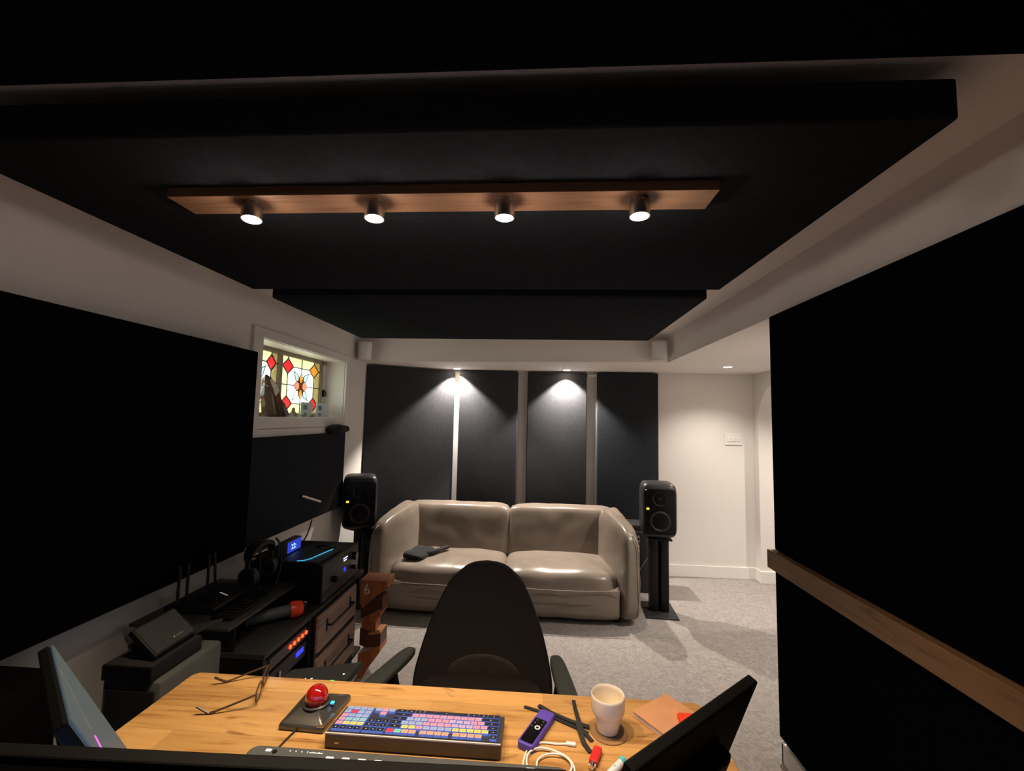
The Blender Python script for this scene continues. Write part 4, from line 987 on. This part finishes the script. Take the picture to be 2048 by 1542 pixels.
T = thing('black_cabinet', 'black cabinet at the bottom left corner behind the grey monitor', 'cabinet', (-1.5, .95, 0))
bm = B(); box(bm, -1.655, -1.37, .55, 1.22, .02, .80, .006); obj('body', bm, M['deep'], T, smooth=True)
bm = B(); box(bm, -1.65, -1.38, .56, 1.21, 0, .02); obj('plinth', bm, M['deep'], T)
# tablet dock on two boxes at the left, beside the desk
T = thing('subwoofer', 'grey box standing left of the desk under the tilted tablet dock', 'box', (-1.28, 1.43, 0))
bm = B(); box(bm, -1.36, -1.165, 1.335, 1.60, 0, .705, .012); obj('cabinet', bm, M['midgrey'], T, smooth=True)
bm = B(); box(bm, -1.345, -1.180, 1.330, 1.336, .03, .68, .004); obj('front_grille', bm, M['darkgrey'], T)
T = thing('black_equipment_box', 'flat black box between the grey box and the tilted tablet', 'box', (-1.27, 1.43, .705))
bm = B(); box(bm, -1.355, -1.19, 1.325, 1.53, .7055, .752, .003); obj('body', bm, M['black'], T)
bm = B(); box(bm, -1.352, -1.193, 1.328, 1.527, .752, .754, .001); obj('top_plate', bm, M['darkgrey'], T)
T = thing('tablet_dock', 'tilted black tablet dock on the flat box beside the left monitor', 'tablet', (-1.25, 1.42, .754))
bm = B(); c = Vector((-1.255, 1.435, .803)); rr = Vector((0, 1, .02)); dn_ = Vector((.085, 0, -.072)).normalized(); nf = Vector((.072, 0, .085)).normalized()
obox(bm, c, rr, dn_, nf, .082, .060, .010, .004); obj('tablet_body', bm, M['black'], T, smooth=True)
bm = B(); obox(bm, c+nf*.0105, rr, dn_, nf, .075, .053, .0008); obj('screen', bm, M['spk'], T)
bm = B(); obox(bm, c+nf*.0125+dn_*.035+rr*.02, rr, dn_, nf, .018, .003, .002, .001); obj('front_badge', bm, M['steel'], T)
bm = B(); prism(bm, [(-1.30, 1.36, .7545), (-1.215, 1.36, .7545), (-1.285, 1.36, .82)], (0, .15, 0)); obj('wedge_stand', bm, M['black'], T)
bm = B(); prism(bm, [(-1.22, 1.52, .7545), (-1.31, 1.535, .7545), (-1.20, 1.64, .7545)], (0, 0, .008)); obj('side_tray', bm, M['darkgrey'], T)

# small mixer on a stand between desk and sideboard
T = thing('mixer_stand', 'black stand carrying the slim device between desk and sideboard', 'stand', (-.80, 1.58, 0))
bm = B(); cyl(bm, (-.80, 1.58, .01), (-.80, 1.58, .575), .018); obj('pole', bm, M['black'], T, smooth=True)
bm = B(); lathe(bm, [(0, 0), (.13, 0), (.13, .01), (.03, .016), (0, .016)], (-.80, 1.58, 0), (0, 0, 1), 32); obj('base', bm, M['black'], T, smooth=True)
bm = B(); box(bm, -.88, -.72, 1.50, 1.66, .565, .577); obj('top_plate', bm, M['black'], T)
T = thing('headphone_amplifier', 'slim dark device with white buttons and a green light behind the desk', 'audio device', (-.80, 1.58, .577))
bm = B(); prism(bm, [(-.935, 1.45, .5775), (-.675, 1.50, .5775), (-.665, 1.69, .5775), (-.90, 1.615, .5775)], (0, 0, .028)); obj('body', bm, M['darkgrey'], T, bevel=.004)
for k in range(4):
    bm = B(); bar(bm, (-.868+k*.022, 1.542+k*.004, .606), (-.862+k*.022, 1.556+k*.004, .606), .004, .002); obj('button', bm, M['led_w'], T)
bm = B(); box(bm, -.728, -.712, 1.553, 1.562, .605, .607); obj('green_light', bm, M['led_g'], T)
bm = B(); box(bm, -.700, -.694, 1.60, 1.606, .605, .607); obj('white_light', bm, M['led_w'], T)

# ------------------------------------------------------------------ things on the window sill
T = thing('smoky_crystal', 'large smoky brown quartz crystal on the window sill', 'crystal', (-1.765, 2.74, wz0+.004))
def crystal(base, top, r0, n, name, tipn):
    bm = B(); random.seed(n); b = Vector(base); t = Vector(top); d_ = (t-b).normalized(); s = d_.orthogonal().normalized(); q = d_.cross(s); rings = []
    for f, rr_ in ((0, .85), (.12, 1), (.72, .86), (.90, .5), (1, .12)):
        rings.append([bm.verts.new(b+(t-b)*f+(s*math.cos(2*PI*k/6+n)+q*math.sin(2*PI*k/6+n))*r0*rr_*(1+.12*math.sin(k*2.3+n))) for k in range(6)])
    for a, c in zip(rings, rings[1:]):
        for k in range(6): bm.faces.new((a[k], a[(k+1) % 6], c[(k+1) % 6], c[k]))
    bm.faces.new(rings[0][::-1]); bm.faces.new(rings[-1]); bmesh.ops.recalc_face_normals(bm, faces=bm.faces)
    zm = min(v.co.z for v in bm.verts)
    for v in bm.verts: v.co.z = max(v.co.z, wz0+.0045)
    return obj(name, bm, M['crystal'], T)
crystal((-1.765, 2.80, wz0+.0), (-1.765, 2.655, wz0+.275), .058, 6, 'main_point', 0)
crystal((-1.755, 2.71, wz0+.0), (-1.755, 2.64, wz0+.20), .045, 3, 'side_point', 0)
crystal((-1.745, 2.845, wz0+.0), (-1.745, 2.77, wz0+.12), .038, 9, 'small_point', 0)
bm = B(); lathe(bm, [(0, 0), (.030, 0), (.028, .02), (.018, .032), (.012, .04), (.011, .055), (.007, .065), (0, .068)], (-1.775, 3.005, wz0+.0045), (0, 0, 1), 14)
solo('figurine', bm, M['figure'], 'small grey figurine on the sill right of the crystal', 'figurine', smooth=True)
for i, (y, lb) in enumerate(((3.14, 'pale blue card with dark printed squares on the sill, left of the pair'), (3.335, 'pale blue card with dark printed squares on the sill, nearest the window corner'))):
    T = thing('picture_card', lb, 'card', (-1.79, y+.08, wz0+.0045), 0, 'pale cards on the window sill')
    bm = B(); box(bm, -1.80-.0+i*.015, -1.796+i*.015, y, y+.165, wz0+.0045, wz0+.118, .001); obj('board', bm, M['card'], T)
    for a, z, w_, h_ in ((.03, .055, .055, .036), (.035, .008, .045, .024)):
        bm = B(); box(bm, -1.7958+i*.015, -1.795+i*.015, y+a, y+a+w_, wz0+.0045+z, wz0+.0045+z+h_); obj('printed_square', bm, M['cardwin'], T)
for i, (y, s, lb) in enumerate(((3.09, .02, 'small grey pebble on the sill beside the figurine'), (3.17, .018, 'small grey pebble on the sill in front of the left card'), (3.20, .014, 'tiny dark pebble on the sill in front of the left card'))):
    bm = B(); bmesh.ops.create_icosphere(bm, subdivisions=2, radius=s, matrix=Matrix.Translation((-1.745, y, wz0+.0045+s*.7)) @ Matrix.Diagonal((1, 1.2, .7, 1)))
    solo('pebble', bm, M['cardwin'] if i != 1 else M['figure'], lb, 'pebble', 'pebbles on the window sill', smooth=True)
# black cloth bundle on top of the low panel
bm = B(); pbox(bm, -1.665, -1.585, 3.24, 3.565, 1.4055, 1.462, 3, 14, .022, 4); 
solo('cloth_bundle', bm, M['cloth'], 'black cloth bundle on top of the panel under the window', 'cloth', smooth=True)

# ------------------------------------------------------------------ daylight outside and exposure
w = bpy.data.worlds.new('daylight'); S.world = w; w.use_nodes = True
bg = w.node_tree.nodes['Background']; bg.inputs['Color'].default_value = (.92, 1, .93, 1); bg.inputs['Strength'].default_value = 5.2
vs = S.view_settings; vs.view_transform = 'Standard'; vs.look = 'None'; vs.gamma = 1; vs.use_curve_mapping = False; vs.exposure = 1.3
